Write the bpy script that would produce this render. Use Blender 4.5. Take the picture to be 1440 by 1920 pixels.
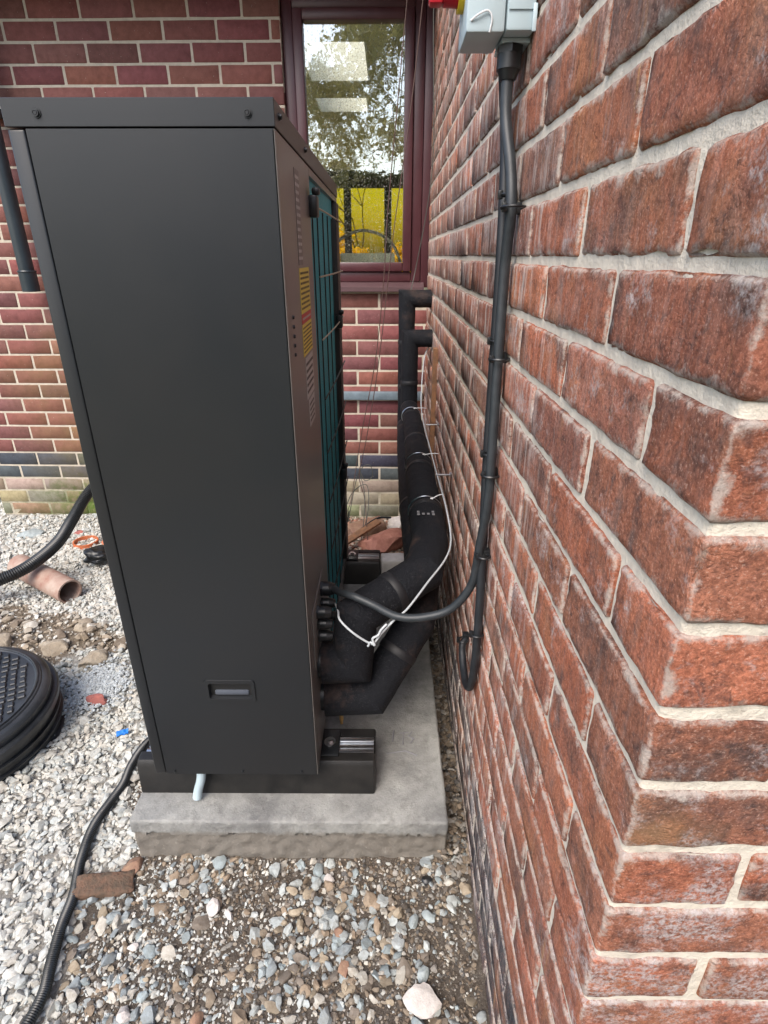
import bpy, bmesh, math, random
import numpy as np
from mathutils import Vector, noise, Matrix, Euler
R = math.radians
scene = bpy.context.scene
for o in list(bpy.data.objects): bpy.data.objects.remove(o)
C = scene.collection
rnd = random.Random(7)

# ------------------------------------------------------------------ camera, sky, sun, exposure
cam = bpy.data.cameras.new('camera'); camo = bpy.data.objects.new('camera', cam); C.objects.link(camo)
camo.location = (0, 0, 1.32)
camo.rotation_euler = (R(90 - 24.36), 0, R(0.345))
cam.sensor_fit = 'VERTICAL'; cam.sensor_height = 24; cam.lens = 24 * 1060 / 1920
cam.clip_start = 0.02; cam.clip_end = 400
scene.camera = camo

SUN_EL, SUN_AZ = R(50), R(205)          # azimuth clockwise from +Y: the soft light comes from behind and left
w = bpy.data.worlds.new('World'); scene.world = w; w.use_nodes = True
nt = w.node_tree; nt.nodes.clear()
sky = nt.nodes.new('ShaderNodeTexSky'); sky.sky_type = 'NISHITA'; sky.sun_disc = False
sky.sun_elevation = SUN_EL; sky.sun_rotation = SUN_AZ; sky.air_density = 1.0; sky.dust_density = 3.0; sky.ozone_density = 1.0
bg = nt.nodes.new('ShaderNodeBackground'); bg.inputs[1].default_value = 0.15
ow = nt.nodes.new('ShaderNodeOutputWorld')
nt.links.new(sky.outputs[0], bg.inputs[0]); nt.links.new(bg.outputs[0], ow.inputs[0])
sl = bpy.data.lights.new('sun', 'SUN'); sl.energy = 1.2; sl.angle = R(35); sl.color = (1, .95, .88)
so = bpy.data.objects.new('sun', sl); C.objects.link(so)
sd = Vector((math.sin(SUN_AZ) * math.cos(SUN_EL), math.cos(SUN_AZ) * math.cos(SUN_EL), math.sin(SUN_EL)))
so.rotation_euler = sd.to_track_quat('Z', 'Y').to_euler()
vs = scene.view_settings; vs.view_transform = 'Standard'; vs.look = 'None'; vs.gamma = 1; vs.use_curve_mapping = False
vs.exposure = 1.3
scene.render.engine = 'CYCLES'

# ------------------------------------------------------------------ helpers
def mesh_data(name, v, f, mat=None, smooth=False, uv=None, col=None):
    me = bpy.data.meshes.new(name); me.from_pydata([tuple(p) for p in v], [], f)
    if mat: me.materials.append(mat)
    if smooth: me.polygons.foreach_set('use_smooth', [True] * len(me.polygons))
    if uv is not None:
        l = me.uv_layers.new(name='UVMap'); l.data.foreach_set('uv', np.array(uv, dtype=np.float32).ravel())
    if col is not None:
        a = me.color_attributes.new('bcol', 'FLOAT_COLOR', 'POINT')
        if len(col) == 4 and not hasattr(col[0], '__len__'): col = [col] * len(v)
        a.data.foreach_set('color', np.array(col, dtype=np.float32).ravel())
    me.update(); return me

def obj(name, me, parent=None, label=None, cat=None, group=None, kind=None, loc=None):
    o = bpy.data.objects.new(name, me); C.objects.link(o)
    if parent: o.parent = parent
    if loc: o.location = loc
    return tag(o, label, cat, group, kind)
def tag(o, label=None, cat=None, group=None, kind=None):
    if label: o['label'] = label
    if cat: o['category'] = cat
    if group: o['group'] = group
    if kind: o['kind'] = kind
    return o
def thing(name, label, cat, loc=(0, 0, 0), group=None, rz=0):
    o = obj(name, None, None, label, cat, group); o.location = loc; o.rotation_euler.z = rz
    o.empty_display_size = .05
    return o

class MB:
    """collects shapes in one bmesh"""
    def __init__(s): s.b = bmesh.new()
    def box(s, lo, hi, bev=0, seg=2, rot=None, org=None):
        r = bmesh.ops.create_cube(s.b, size=1)
        vs_ = r['verts']; lo = Vector(lo); hi = Vector(hi)
        for v in vs_:
            v.co = Vector([lo[i] + (v.co[i] + .5) * (hi[i] - lo[i]) for i in range(3)])
        if bev:
            ed = list({e for v in vs_ for e in v.link_edges})
            rr = bmesh.ops.bevel(s.b, geom=ed, offset=bev, segments=seg, profile=.5, affect='EDGES')
            vs_ = list({v for f in rr['faces'] for v in f.verts})
        if rot is not None:
            o_ = Vector(org) if org else (lo + hi) / 2
            bmesh.ops.rotate(s.b, verts=vs_, cent=o_, matrix=rot)
        return s
    def cyl(s, a, b_, r, seg=16, r2=None):
        a = Vector(a); b_ = Vector(b_); d = b_ - a
        q = d.to_track_quat('Z', 'Y').to_matrix().to_4x4()
        bmesh.ops.create_cone(s.b, cap_ends=True, segments=seg, radius1=r, radius2=r if r2 is None else r2, depth=d.length,
                              matrix=Matrix.Translation((a + b_) / 2) @ q)
        return s
    def tor(s, c, ax, r, t, seg=16, ts=6):
        q = Vector(ax).to_track_quat('Z', 'Y').to_matrix(); rings = []
        for i in range(seg):
            a = 2 * math.pi * i / seg; ring = []
            for j in range(ts):
                b_ = 2 * math.pi * j / ts
                p = Vector(((r + t * math.cos(b_)) * math.cos(a), (r + t * math.cos(b_)) * math.sin(a), t * math.sin(b_)))
                ring.append(s.b.verts.new(Vector(c) + q @ p))
            rings.append(ring)
        for i in range(seg):
            for j in range(ts):
                s.b.faces.new((rings[i][j], rings[(i + 1) % seg][j], rings[(i + 1) % seg][(j + 1) % ts], rings[i][(j + 1) % ts]))
        return s
    def prism(s, pts, d):
        """polygon pts (3-D) extruded by vector d"""
        a = [s.b.verts.new(p) for p in pts]; d = Vector(d); c = [s.b.verts.new(Vector(p) + d) for p in pts]
        n = len(a); s.b.faces.new(a[::-1]); s.b.faces.new(c)
        for i in range(n): s.b.faces.new((a[i], a[(i + 1) % n], c[(i + 1) % n], c[i]))
        return s
    def done(s, name, mat, parent=None, smooth=True, **k):
        bmesh.ops.recalc_face_normals(s.b, faces=s.b.faces)
        me = bpy.data.meshes.new(name); s.b.to_mesh(me); s.b.free(); me.materials.append(mat)
        if smooth:
            me.polygons.foreach_set('use_smooth', [True] * len(me.polygons))
            try: me.set_sharp_from_angle(angle=R(35))
            except Exception: pass
        return obj(name, me, parent, **k)

def spline(pts, n=8):
    P = [Vector(p) for p in pts]; P = [P[0] * 2 - P[1]] + P + [P[-1] * 2 - P[-2]]; out = []
    for i in range(1, len(P) - 2):
        for k in range(n):
            t = k / n; a, b, c, d = P[i - 1], P[i], P[i + 1], P[i + 2]
            out.append(.5 * ((2 * b) + (c - a) * t + (2 * a - 5 * b + 4 * c - d) * t * t + (3 * b - a - 3 * c + d) * t ** 3))
    out.append(P[-2]); return out
def resample(path, step):
    out = [path[0]]; acc = 0
    for a, b in zip(path, path[1:]):
        L = (b - a).length; pos = step - acc
        while pos <= L: out.append(a + (b - a) * pos / L); pos += step
        acc = (acc + L) % step if L else acc
    return out
def tube_me(name, path, r, mat, seg=12, rough=0):
    """swept tube with capped ends; r is a number or a function of (index, length fraction)"""
    path = [Vector(p) for p in path]; n = len(path); V = []; F = []
    t0 = (path[1] - path[0]).normalized(); u = t0.orthogonal().normalized()
    for i, p in enumerate(path):
        t = (path[min(i + 1, n - 1)] - path[max(i - 1, 0)]).normalized()
        u = (u - t * u.dot(t)).normalized(); w_ = t.cross(u)
        rr = r(i, i / (n - 1)) if callable(r) else r
        for k in range(seg):
            a = 2 * math.pi * k / seg; d = u * math.cos(a) + w_ * math.sin(a)
            q = rr
            if rough: q += rough * noise.noise((p + d * rr) * 25)
            V.append(p + d * q)
    for i in range(n - 1):
        for k in range(seg):
            a = i * seg + k; b = i * seg + (k + 1) % seg; F.append((a, b, b + seg, a + seg))
    V.append(path[0]); V.append(path[-1]); c0 = len(V) - 2
    for k in range(seg):
        F.append((c0, (k + 1) % seg, k)); F.append((c0 + 1, (n - 1) * seg + k, (n - 1) * seg + (k + 1) % seg))
    me = mesh_data(name, V, F, mat, True)
    try: me.set_sharp_from_angle(angle=R(50))
    except Exception: pass
    return me
def tube(name, pts, r, mat, parent=None, n=8, seg=12, rough=0, step=None, raw=False, **k):
    p = [Vector(q) for q in pts] if raw else spline(pts, n)
    if step: p = resample(p, step)
    return obj(name, tube_me(name, p, r, mat, seg, rough), parent, **k)

# ------------------------------------------------------------------ materials
class NT:
    def __init__(s, name, rough=.7, metal=0, spec=.5):
        s.m = bpy.data.materials.new(name); s.m.use_nodes = True; s.t = s.m.node_tree
        s.p = s.t.nodes['Principled BSDF']; s.p.inputs['Roughness'].default_value = rough; s.p.inputs['Metallic'].default_value = metal
        s.p.inputs['Specular IOR Level'].default_value = spec
    def n(s, ty, **kw):
        q = s.t.nodes.new(ty)
        for k, v in kw.items():
            if k.startswith('i_'): q.inputs[k[2:].replace('_', ' ')].default_value = v
            else: setattr(q, k, v)
        return q
    def l(s, a, b): s.t.links.new(a, b)
    def pos(s, scale=(1, 1, 1)):
        g = s.n('ShaderNodeNewGeometry'); m = s.n('ShaderNodeMapping'); m.inputs['Scale'].default_value = scale
        s.l(g.outputs['Position'], m.inputs[0]); return m.outputs[0]
    def opos(s, scale=(1, 1, 1)):
        g = s.n('ShaderNodeTexCoord'); m = s.n('ShaderNodeMapping'); m.inputs['Scale'].default_value = scale
        s.l(g.outputs['Object'], m.inputs[0]); return m.outputs[0]
    def noise(s, vec, scale, detail=5, rough=.6, dist=0):
        q = s.n('ShaderNodeTexNoise'); q.inputs['Scale'].default_value = scale; q.inputs['Detail'].default_value = detail
        q.inputs['Roughness'].default_value = rough; q.inputs['Distortion'].default_value = dist; s.l(vec, q.inputs['Vector']); return q.outputs['Fac']
    def map(s, x, a, b, c=0., d=1.):
        q = s.n('ShaderNodeMapRange'); s.l(x, q.inputs[0])
        for i, v in enumerate((a, b, c, d)): q.inputs[i + 1].default_value = v
        return q.outputs[0]
    def math(s, op, a, b=None):
        q = s.n('ShaderNodeMath', operation=op)
        for i, v in enumerate((a, b)):
            if v is None: continue
            if isinstance(v, (int, float)): q.inputs[i].default_value = v
            else: s.l(v, q.inputs[i])
        return q.outputs[0]
    def mix(s, f, a, b, mode='MIX'):
        q = s.n('ShaderNodeMix', data_type='RGBA', blend_type=mode)
        if isinstance(f, (int, float)): q.inputs[0].default_value = f
        else: s.l(f, q.inputs[0])
        for i, v in ((6, a), (7, b)):
            if isinstance(v, tuple): q.inputs[i].default_value = (*v[:3], 1)
            else: s.l(v, q.inputs[i])
        return q.outputs[2]
    def col(s, c):
        if isinstance(c, tuple): s.p.inputs['Base Color'].default_value = (*c[:3], 1)
        else: s.l(c, s.p.inputs['Base Color'])
        return s
    def bump(s, h, strength=.3, dist=.002):
        b = s.n('ShaderNodeBump'); b.inputs['Strength'].default_value = strength; b.inputs['Distance'].default_value = dist
        s.l(h, b.inputs['Height'])
        if s.p.inputs['Normal'].links: s.l(s.p.inputs['Normal'].links[0].from_socket, b.inputs['Normal'])
        s.l(b.outputs[0], s.p.inputs['Normal']); return s
    def attr(s, name='bcol', ty='GEOMETRY'):
        a = s.n('ShaderNodeAttribute', attribute_name=name, attribute_type=ty); return a.outputs['Color']

def simple(name, c, rough=.5, metal=0, c2=None, scale=30, bump=0, bscale=200, spec=.5, bd=.001):
    q = NT(name, rough, metal, spec); v = q.pos()
    if c2: q.col(q.mix(q.map(q.noise(v, scale), .35, .65), c, c2))
    else: q.col(c)
    if bump: q.bump(q.noise(v, bscale, 4), bump, bd)
    return q.m

# right-hand wall brick: rough, mottled, with lime streaks
def brick_rough():
    q = NT('rough_red_brick', .88, 0, .25); v = q.pos(); base = q.attr()
    c = q.mix(q.map(q.noise(v, 22, 6, .7), .42, .68), base, (.70, .66, .66), 'MULTIPLY')
    c = q.mix(q.map(q.noise(v, 10, 4, .65, .4), .50, .64, 0, .78), c, (.13, .085, .075))
    c = q.mix(q.map(q.noise(v, 7.3, 3, .6), .54, .68, 0, .6), c, (.46, .20, .10))
    c = q.mix(q.map(q.noise(v, 55, 5, .7, .6), .52, .72, 0, .85), c, (.075, .05, .05))
    c = q.mix(q.map(q.noise(v, 140, 3, .6), .55, .75, 0, .5), c, (.42, .17, .09))
    c = q.mix(1.0, c, q.mix(q.map(q.noise(v, 240, 5, .8), .38, .60), (.62, .58, .56), (1.25, 1.2, 1.15)), 'MULTIPLY')
    c = q.mix(q.map(q.noise(v, 480, 2, .6), .60, .72, 0, .45), c, (.62, .45, .36))
    # vertical lime run marks
    st = q.noise(q.pos((2, 85, 5)), 1.0, 4, .65)
    big = q.noise(v, 3.2, 2)
    gn = q.n('ShaderNodeNewGeometry'); ns = q.n('ShaderNodeSeparateXYZ'); q.l(gn.outputs['Normal'], ns.inputs[0])
    side = q.map(q.math('ABSOLUTE', ns.outputs[0]), .5, .8)
    gp = q.n('ShaderNodeSeparateXYZ'); q.l(gn.outputs['Position'], gp.inputs[0])
    patch = q.math('MULTIPLY', q.map(big, .34, .54, .25, 1.), q.map(q.noise(v, 16, 4, .7), .36, .54))
    m = q.math('MULTIPLY', q.math('MULTIPLY', q.map(st, .47, .60), patch), q.math('MULTIPLY', side, q.map(gp.outputs[1],  .55, 1.0, .10, .9)))
    c = q.mix(q.math('MULTIPLY', m, .92), c, (.64, .58, .54))
    tan = q.math('MULTIPLY', q.map(q.noise(q.pos((2, 60, 3)), 1.7, 2), .6, .72), q.map(q.noise(v, 5.3, 2), .5, .65, 0, .6))
    c = q.mix(tan, c, (.45, .25, .11))
    # lime smeared over the arris next to the joints
    uv = q.n('ShaderNodeUVMap', uv_map='UVMap'); sp = q.n('ShaderNodeSeparateXYZ'); q.l(uv.outputs[0], sp.inputs[0])
    def edge(s_, k):
        a = q.math('ABSOLUTE', q.math('SUBTRACT', s_, .5)); return q.math('MULTIPLY', q.math('SUBTRACT', .5, a), k)
    e = q.math('MINIMUM', edge(sp.outputs[0], 215.), edge(sp.outputs[1], 65.))          # mm from the edge
    nz = q.noise(v, 38, 5, .75)
    sm = q.map(q.math('SUBTRACT', q.math('MULTIPLY', q.map(nz, .38, .72), 17.), e), 0., 8.)
    c = q.mix(q.math('MULTIPLY', sm, .75), c, (.55, .48, .42))
    bl = q.math('MULTIPLY', q.map(q.math('ADD', q.noise(v, 13, 6, .75), q.math('MULTIPLY', q.map(gp.outputs[2], 1.1, .55), q.math('MULTIPLY', .12, q.map(side, 1, 0)))), .54, .66), q.map(q.noise(v, 210, 3, .7), .4, .6))
    c = q.mix(q.math('MULTIPLY', bl, .75), c, (.6, .55, .54))
    q.col(c)
    h = q.noise(v, 95, 8, .72, .8); h2 = q.noise(v, 420, 4, .7)
    vo = q.n('ShaderNodeTexVoronoi', feature='DISTANCE_TO_EDGE'); vo.inputs['Scale'].default_value = 90
    wv = q.n('ShaderNodeMapping'); q.l(q.n('ShaderNodeNewGeometry').outputs['Position'], wv.inputs[0])
    nn = q.n('ShaderNodeTexNoise'); nn.inputs['Scale'].default_value = 35; q.l(wv.outputs[0], nn.inputs['Vector'])
    ad = q.n('ShaderNodeMix', data_type='VECTOR'); ad.inputs[0].default_value = .06
    q.l(wv.outputs[0], ad.inputs[4]); q.l(nn.outputs['Color'], ad.inputs[5]); q.l(ad.outputs[1], vo.inputs['Vector'])
    q.bump(h2, .7, .0016); q.bump(q.noise(v, 190, 6, .75, .3), .9, .0035); q.bump(h, .7, .005)
    cr = q.math('MULTIPLY', q.map(vo.outputs[0], 0, .12, 0, 1), q.map(q.noise(v, 17, 2), .45, .6, 0, 1))
    q.bump(cr, .35, .0025)
    return q.m
M_BR = brick_rough()

def brick_smooth():
    q = NT('smooth_crimson_brick', .75, 0, .3); v = q.pos(); base = q.attr()
    c = q.mix(q.map(q.noise(v, 30, 5, .7), .4, .7), base, (.68, .64, .64), 'MULTIPLY')
    c = q.mix(q.map(q.noise(v, 120, 3), .68, .74, 0, .6), c, (.5, .4, .35))
    g = q.n('ShaderNodeNewGeometry'); sp = q.n('ShaderNodeSeparateXYZ'); q.l(g.outputs['Position'], sp.inputs[0])
    # green staining beside the downpipe and moss on the plinth
    xm = q.map(sp.outputs[0], -2.15, -1.75)
    mo = q.math('MULTIPLY', q.math('MULTIPLY', xm, q.map(sp.outputs[2], 1.1, .75)), q.map(q.noise(v, 4, 4), .3, .6, .1, .5))
    mo = q.math('MULTIPLY', mo, q.map(sp.outputs[0], -.6, -.9))
    c = q.mix(mo, c, (.19, .15, .05))
    zz = q.math('ADD', sp.outputs[2], q.math('MULTIPLY', q.math('SUBTRACT', q.noise(v, 7, 5, .7), .5), .45))
    m2 = q.math('MULTIPLY', q.math('MULTIPLY', q.math('MULTIPLY', xm, q.map(sp.outputs[0], -1.0, -1.3)), q.map(zz, .14, .04)), q.map(q.noise(v, 30, 5, .75), .32, .55, .2, 1.))
    c = q.mix(m2, c, (.055, .10, .008))
    m3 = q.math('MULTIPLY', q.map(sp.outputs[2], -.02, -.12), q.map(q.noise(v, 14, 5, .7), .35, .6, 0, .8))
    c = q.mix(m3, c, (.07, .085, .025))
    q.col(c); q.bump(q.noise(v, 130, 5, .7), .5, .003)
    return q.m
M_BS = brick_smooth()

def mortar(name, a, b, green=False):
    q = NT(name, .95, 0, .2); v = q.pos()
    c = q.mix(q.map(q.noise(v, 40, 6, .7), .3, .7), a, b)
    c = q.mix(q.map(q.noise(v, 9, 4, .7), .6, .75, 0, .55), c, (.22, .18, .14))
    if green:
        g = q.n('ShaderNodeNewGeometry'); sp = q.n('ShaderNodeSeparateXYZ'); q.l(g.outputs['Position'], sp.inputs[0])
        mm = q.math('MULTIPLY', q.map(sp.outputs[2], .2, -.05), q.map(q.noise(v, 11, 5, .7), .35, .65, 0, .9))
        c = q.mix(mm, c, (.11, .13, .04))
    if green:
        zz = q.math('ADD', sp.outputs[2], q.math('MULTIPLY', q.math('SUBTRACT', q.noise(v, 7, 5, .7), .5), .45))
        c = q.mix(q.math('MULTIPLY', q.math('MULTIPLY', q.map(sp.outputs[0], -2.15, -1.75), q.map(sp.outputs[0], -1.0, -1.3)), q.map(zz, .12, .02, 0, .85)), c, (.055, .10, .01))
    q.col(c); q.bump(q.noise(v, 300, 5, .7), .6, .002); q.bump(q.noise(v, 60, 4, .7), .7, .005); return q.m
M_MO = mortar('lime_mortar', (.66, .60, .50), (.55, .49, .41))
M_MB = mortar('pale_mortar', (.56, .50, .41), (.42, .37, .30), True)

def concrete():
    q = NT('cast_concrete', .85, 0, .3); v = q.pos()
    c = q.mix(q.map(q.noise(v, 6, 7, .72), .36, .62), (.32, .32, .30), (.17, .17, .165))
    c = q.mix(q.map(q.noise(v, 26, 6, .75), .5, .7, 0, .6), c, (.12, .115, .11))
    g = q.n('ShaderNodeNewGeometry'); sp = q.n('ShaderNodeSeparateXYZ'); q.l(g.outputs['Position'], sp.inputs[0])
    dirt = q.math('MULTIPLY', q.map(q.math('ADD', sp.outputs[2], q.math('MULTIPLY', q.noise(v, 30, 5, .7), .03)), .112, .098), .85)
    c = q.mix(dirt, c, (.17, .15, .125))
    c = q.mix(q.map(q.noise(v, 160, 4), .62, .74, 0, .4), c, (.42, .41, .38))
    q.col(c); q.bump(q.noise(v, 220, 5, .7), .7, .003); q.bump(q.noise(v, 70, 6, .8), .6, .004); return q.m
M_CO = concrete()

def powder():
    q = NT('charcoal_powder_coat', .42, 0, .5); v = q.pos()
    q.col(q.mix(q.map(q.noise(v, 2.5, 3), .35, .7), (.0125, .0145, .0170), (.0150, .0155, .0165)))
    q.p.inputs['Roughness'].default_value = .42
    q.l(q.map(q.noise(v, 5, 5, .7), .3, .75, .34, .39), q.p.inputs['Roughness'])
    q.bump(q.noise(v, 1400, 2), .12, .0006); return q.m
M_PC = powder()
def powder_wall_reflection():  # casing coat made paler and browner: brick wall's reflection put into the colour
    q = NT('powder_coat_with_wall_reflection', .3, 0, .6); v = q.pos()
    q.col(q.mix(q.map(q.noise(v, 3, 3), .35, .7), (.135, .127, .12), (.15, .14, .132)))
    q.bump(q.noise(v, 1400, 2), .12, .0006); return q.m
M_TP = powder_wall_reflection()
def foam():
    q = NT('black_foam_insulation', .75, 0, .25); v = q.pos()
    c = q.mix(q.map(q.noise(v, 330, 4, .7), .6, .72), (.005, .006, .009), (.10, .10, .11))
    c = q.mix(q.map(q.noise(v, 6, 2), .4, .6, .5, 1), (.006, .007, .010), c)
    c = q.mix(q.map(q.noise(v, 5.1, 5, .75), .54, .68, 0, .8), c, (.055, .036, .030))
    q.col(c); q.bump(q.noise(v, 420, 4, .7), .9, .003); q.bump(q.noise(v, 60, 4, .7), .7, .006); return q.m
M_FO = foam()
M_TAPE = simple('black_tape', (.006, .006, .008), .6)
M_BK = simple('black_plastic', (.007, .008, .009), .38, 0, (.013, .015, .017), 60)
M_CB = simple('black_cable_sheath', (.008, .010, .013), .55, 0, (.014, .017, .021), 40)
M_GC = simple('grey_cable_sheath', (.016, .021, .025), .5, 0, (.026, .031, .036), 60)
M_RU = simple('black_recycled_rubber', (.004, .004, .004), .5, 0, (.014, .013, .012), 22, .5, 260)
M_ZN = simple('zinc_plated_steel', (.62, .64, .66), .28, 1, (.5, .52, .54), 60)
M_BRS = simple('brass', (.60, .40, .16), .35, 1)
M_WH = simple('white_cable_sheath', (.62, .64, .66), .45)
M_WHC = simple('white_grey_cable', (.42, .45, .47), .5)
M_CW = simple('cream_coated_wire', (.42, .36, .26), .5)
M_DW = simple('dark_guard_wire', (.02, .03, .03), .5)
M_GRY = simple('grey_polycarbonate', (.42, .52, .56), .42)
M_RED = simple('red_plastic', (.42, .012, .025), .35)
M_YEL = simple('yellow_plastic', (.75, .52, .02), .4)
M_UPV = simple('rosewood_upvc', (.062, .018, .023), .38, 0, (.075, .025, .03), 12)
M_UPL = simple('rosewood_sill_upvc', (.10, .058, .062), .42, 0, (.08, .045, .05), 12)
M_SOF = simple('brown_soffit', (.045, .025, .02), .5, 0, (.06, .032, .026), 12)
M_LEAD = simple('blue_grey_trim', (.17, .22, .26), .5, 0, (.12, .16, .19), 25)
M_DP = simple('anthracite_downpipe', (.016, .024, .03), .35, 0, (.024, .033, .04), 8)
M_TC = simple('dusty_terracotta', (.26, .14, .105), .9, 0, (.36, .28, .23), 16, .3, 160)
M_TCI = simple('terracotta_inside', (.20, .085, .06), .8, 0, (.28, .15, .11), 20, .3, 160)
M_OR = simple('orange_drain_plastic', (.55, .13, .04), .55, 0, (.38, .13, .06), 30)
M_WOOD = simple('weathered_timber', (.26, .125, .06), .85, 0, (.15, .08, .045), 40, .6, 90)
M_WIRE = simple('brown_bell_wire', (.07, .035, .028), .6)
M_TEALW = simple('olive_grey_wire', (.06, .065, .055), .6)
M_YST = simple('yellow_sticker', (.75, .62, .08), .45)
M_RST = simple('red_sticker', (.55, .03, .03), .45)
M_WST = simple('white_sticker', (.50, .50, .50), .45)
M_CLR = simple('pale_film_strip', (.17, .16, .155), .4, 0, (.11, .10, .1), 90)
M_INK = simple('black_ink', (.012, .012, .012), .5)
M_INKG = simple('grey_print', (.16, .16, .17), .6)
M_BLU = simple('blue_plastic_scrap', (.01, .16, .55), .5)
M_WBL = simple('white_foam_block', (.55, .53, .51), .7, 0, (.44, .42, .40), 30)
M_CEIL = simple('olive_cream_paint', (.62, .56, .36), .85, 0, (.56, .51, .33), 6)
M_IN = simple('interior_paint', (.72, .68, .50), .9)
M_FLR = simple('interior_floor', (.60, .55, .42), .6)
M_DFR = simple('dark_door_frame', (.02, .018, .016), .5)
M_STONE_R = simple('red_sandstone', (.44, .20, .14), .9, 0, (.30, .12, .085), 24, .9, 60, bd=.006)
M_STONE_P = simple('pale_limestone', (.58, .54, .50), .9, 0, (.44, .40, .37), 34, .8, 90, bd=.004)
M_STONE_B = simple('blue_grey_limestone', (.34, .38, .38), .85, 0, (.22, .25, .25), 60, .7, 120, bd=.003)
M_BUFF = simple('buff_broken_brick', (.27, .17, .11), .9, 0, (.19, .10, .07), 30, .7, 120, bd=.003)
M_BUFF2 = simple('muddy_brown_brick', (.15, .085, .055), .95, 0, (.09, .065, .045), 60, .9, 120, bd=.005)
M_CHIP = simple('red_brick_chip', (.33, .11, .09), .9, 0, (.25, .09, .08), 40, .7, 120, bd=.003)
M_CLOD = simple('dry_soil_clod', (.27, .22, .16), .95, 0, (.36, .31, .24), 30, .9, 90, bd=.005)

def coilmat():
    q = NT('teal_coated_fins', .45, .2, .4); v = q.pos()
    wv = q.n('ShaderNodeTexWave', wave_type='BANDS', bands_direction='Y'); wv.inputs['Scale'].default_value = 160; q.l(v, wv.inputs['Vector'])
    q.col(q.mix(q.map(q.noise(q.pos((1, 8, 2)), 2, 3), .3, .7), (.018, .32, .42), (.03, .40, .50))); q.bump(wv.outputs['Fac'], .5, .001); return q.m
M_COIL = coilmat()

def glassmat():
    m = bpy.data.materials.new('reflective_window_glass'); m.use_nodes = True; t = m.node_tree; t.nodes.clear()
    o = t.nodes.new('ShaderNodeOutputMaterial'); mx = t.nodes.new('ShaderNodeMixShader'); tr = t.nodes.new('ShaderNodeBsdfTransparent')
    gl = t.nodes.new('ShaderNodeBsdfGlossy'); gl.inputs['Roughness'].default_value = .0; gl.inputs[0].default_value = (.9, .95, 1, 1)
    tr.inputs[0].default_value = (.93, .93, .84, 1); mx.inputs[0].default_value = .29
    t.links.new(tr.outputs[0], mx.inputs[1]); t.links.new(gl.outputs[0], mx.inputs[2])
    # fine pale speckle over the pane
    df = t.nodes.new('ShaderNodeBsdfDiffuse'); df.inputs[0].default_value = (.7, .7, .62, 1)
    g = t.nodes.new('ShaderNodeNewGeometry'); nz = t.nodes.new('ShaderNodeTexNoise'); nz.inputs['Scale'].default_value = 150; nz.inputs['Detail'].default_value = 3
    mr = t.nodes.new('ShaderNodeMapRange'); mr.inputs[1].default_value = .58; mr.inputs[2].default_value = .70; mr.inputs[4].default_value = .35
    t.links.new(g.outputs['Position'], nz.inputs['Vector']); t.links.new(nz.outputs['Fac'], mr.inputs[0])
    m2 = t.nodes.new('ShaderNodeMixShader'); t.links.new(mr.outputs[0], m2.inputs[0]); t.links.new(mx.outputs[0], m2.inputs[1]); t.links.new(df.outputs[0], m2.inputs[2])
    # slight waviness of the pane
    b = t.nodes.new('ShaderNodeBump'); b.inputs['Strength'].default_value = .05; b.inputs['Distance'].default_value = .003
    n2 = t.nodes.new('ShaderNodeTexNoise'); n2.inputs['Scale'].default_value = 22; t.links.new(g.outputs['Position'], n2.inputs['Vector'])
    t.links.new(n2.outputs['Fac'], b.inputs['Height']); t.links.new(b.outputs[0], gl.inputs['Normal'])
    t.links.new(m2.outputs[0], o.inputs[0]); return m
M_GL = glassmat()

def groundmat():
    q = NT('earth_and_grit', .95, 0, .2); v = q.pos(); base = q.attr()
    c = q.mix(q.map(q.noise(v, 70, 6, .8), .35, .65), base, (.55, .5, .45), 'MULTIPLY')
    c = q.mix(q.map(q.noise(v, 260, 3, .7), .58, .7, 0, .5), c, (.40, .36, .30))
    q.col(c); q.bump(q.noise(v, 160, 6, .8), .9, .006); q.bump(q.noise(v, 30, 4, .7), .5, .01); return q.m
M_GR = groundmat()
def pebmat():
    q = NT('gravel_stone', .85, 0, .3); base = q.attr('col', 'INSTANCER'); v = q.pos()
    c = q.mix(q.map(q.noise(v, 90, 5, .7), .35, .7), base, (.66, .62, .58), 'MULTIPLY')
    q.col(c); q.bump(q.noise(v, 350, 4, .7), .5, .0015); return q.m
M_PB = pebmat()

# ------------------------------------------------------------------ ground
def sst(a, b, x):
    t = min(1, max(0, (x - a) / (b - a))); return t * t * (3 - 2 * t)
def gh(x, y):
    z = -.05 * max(0, y - 1.0)
    if y > 3.0: z = -.1
    z += .016 * noise.noise(Vector((x * 3.1, y * 3.1, 0))) + .006 * noise.noise(Vector((x * 11, y * 11, 3)))
    # the mound of broken soil between chamber and pipe
    d = math.hypot((x + 1.35) / .5, (y - 1.75) / .28)
    z += .035 * max(0, 1 - d) * (1 + .9 * noise.noise(Vector((x * 17, y * 17, 5))))
    if -.66 < x < .2 and y < .9: z -= .008
    return z
def zone(x, y):
    """0 pale gravel, 1 fine mixed gravel, 2 soil"""
    n = noise.noise(Vector((x * 6, y * 6, 9)))
    edge = -.66 + .10 * n + (.12 * max(0, (.62 - y)) / .2 if y < .62 else 0)
    if y < 1.25 and x > edge: return 1
    if x > -.3: return 1
    if math.hypot((x + 1.55) / .5, (y - 1.80) / .20) < 1 + .6 * n: return 2
    return 0
xs = np.concatenate([[-60, -30, -15, -8, -5, -4, -3.4], np.arange(-3, .42, .03), [.6, 1, 2, 4, 8, 16, 30, 60]])
ys = np.concatenate([[-60, -30, -15, -8, -4, -2, -1, -.4], np.arange(0, 3.25, .03), [3.5, 4, 5, 7, 10, 15, 25, 40, 80]])
V = []; COL = []
ZC = {0: (.36, .35, .32, 1), 1: (.12, .102, .085, 1), 2: (.20, .165, .125, 1)}
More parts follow.
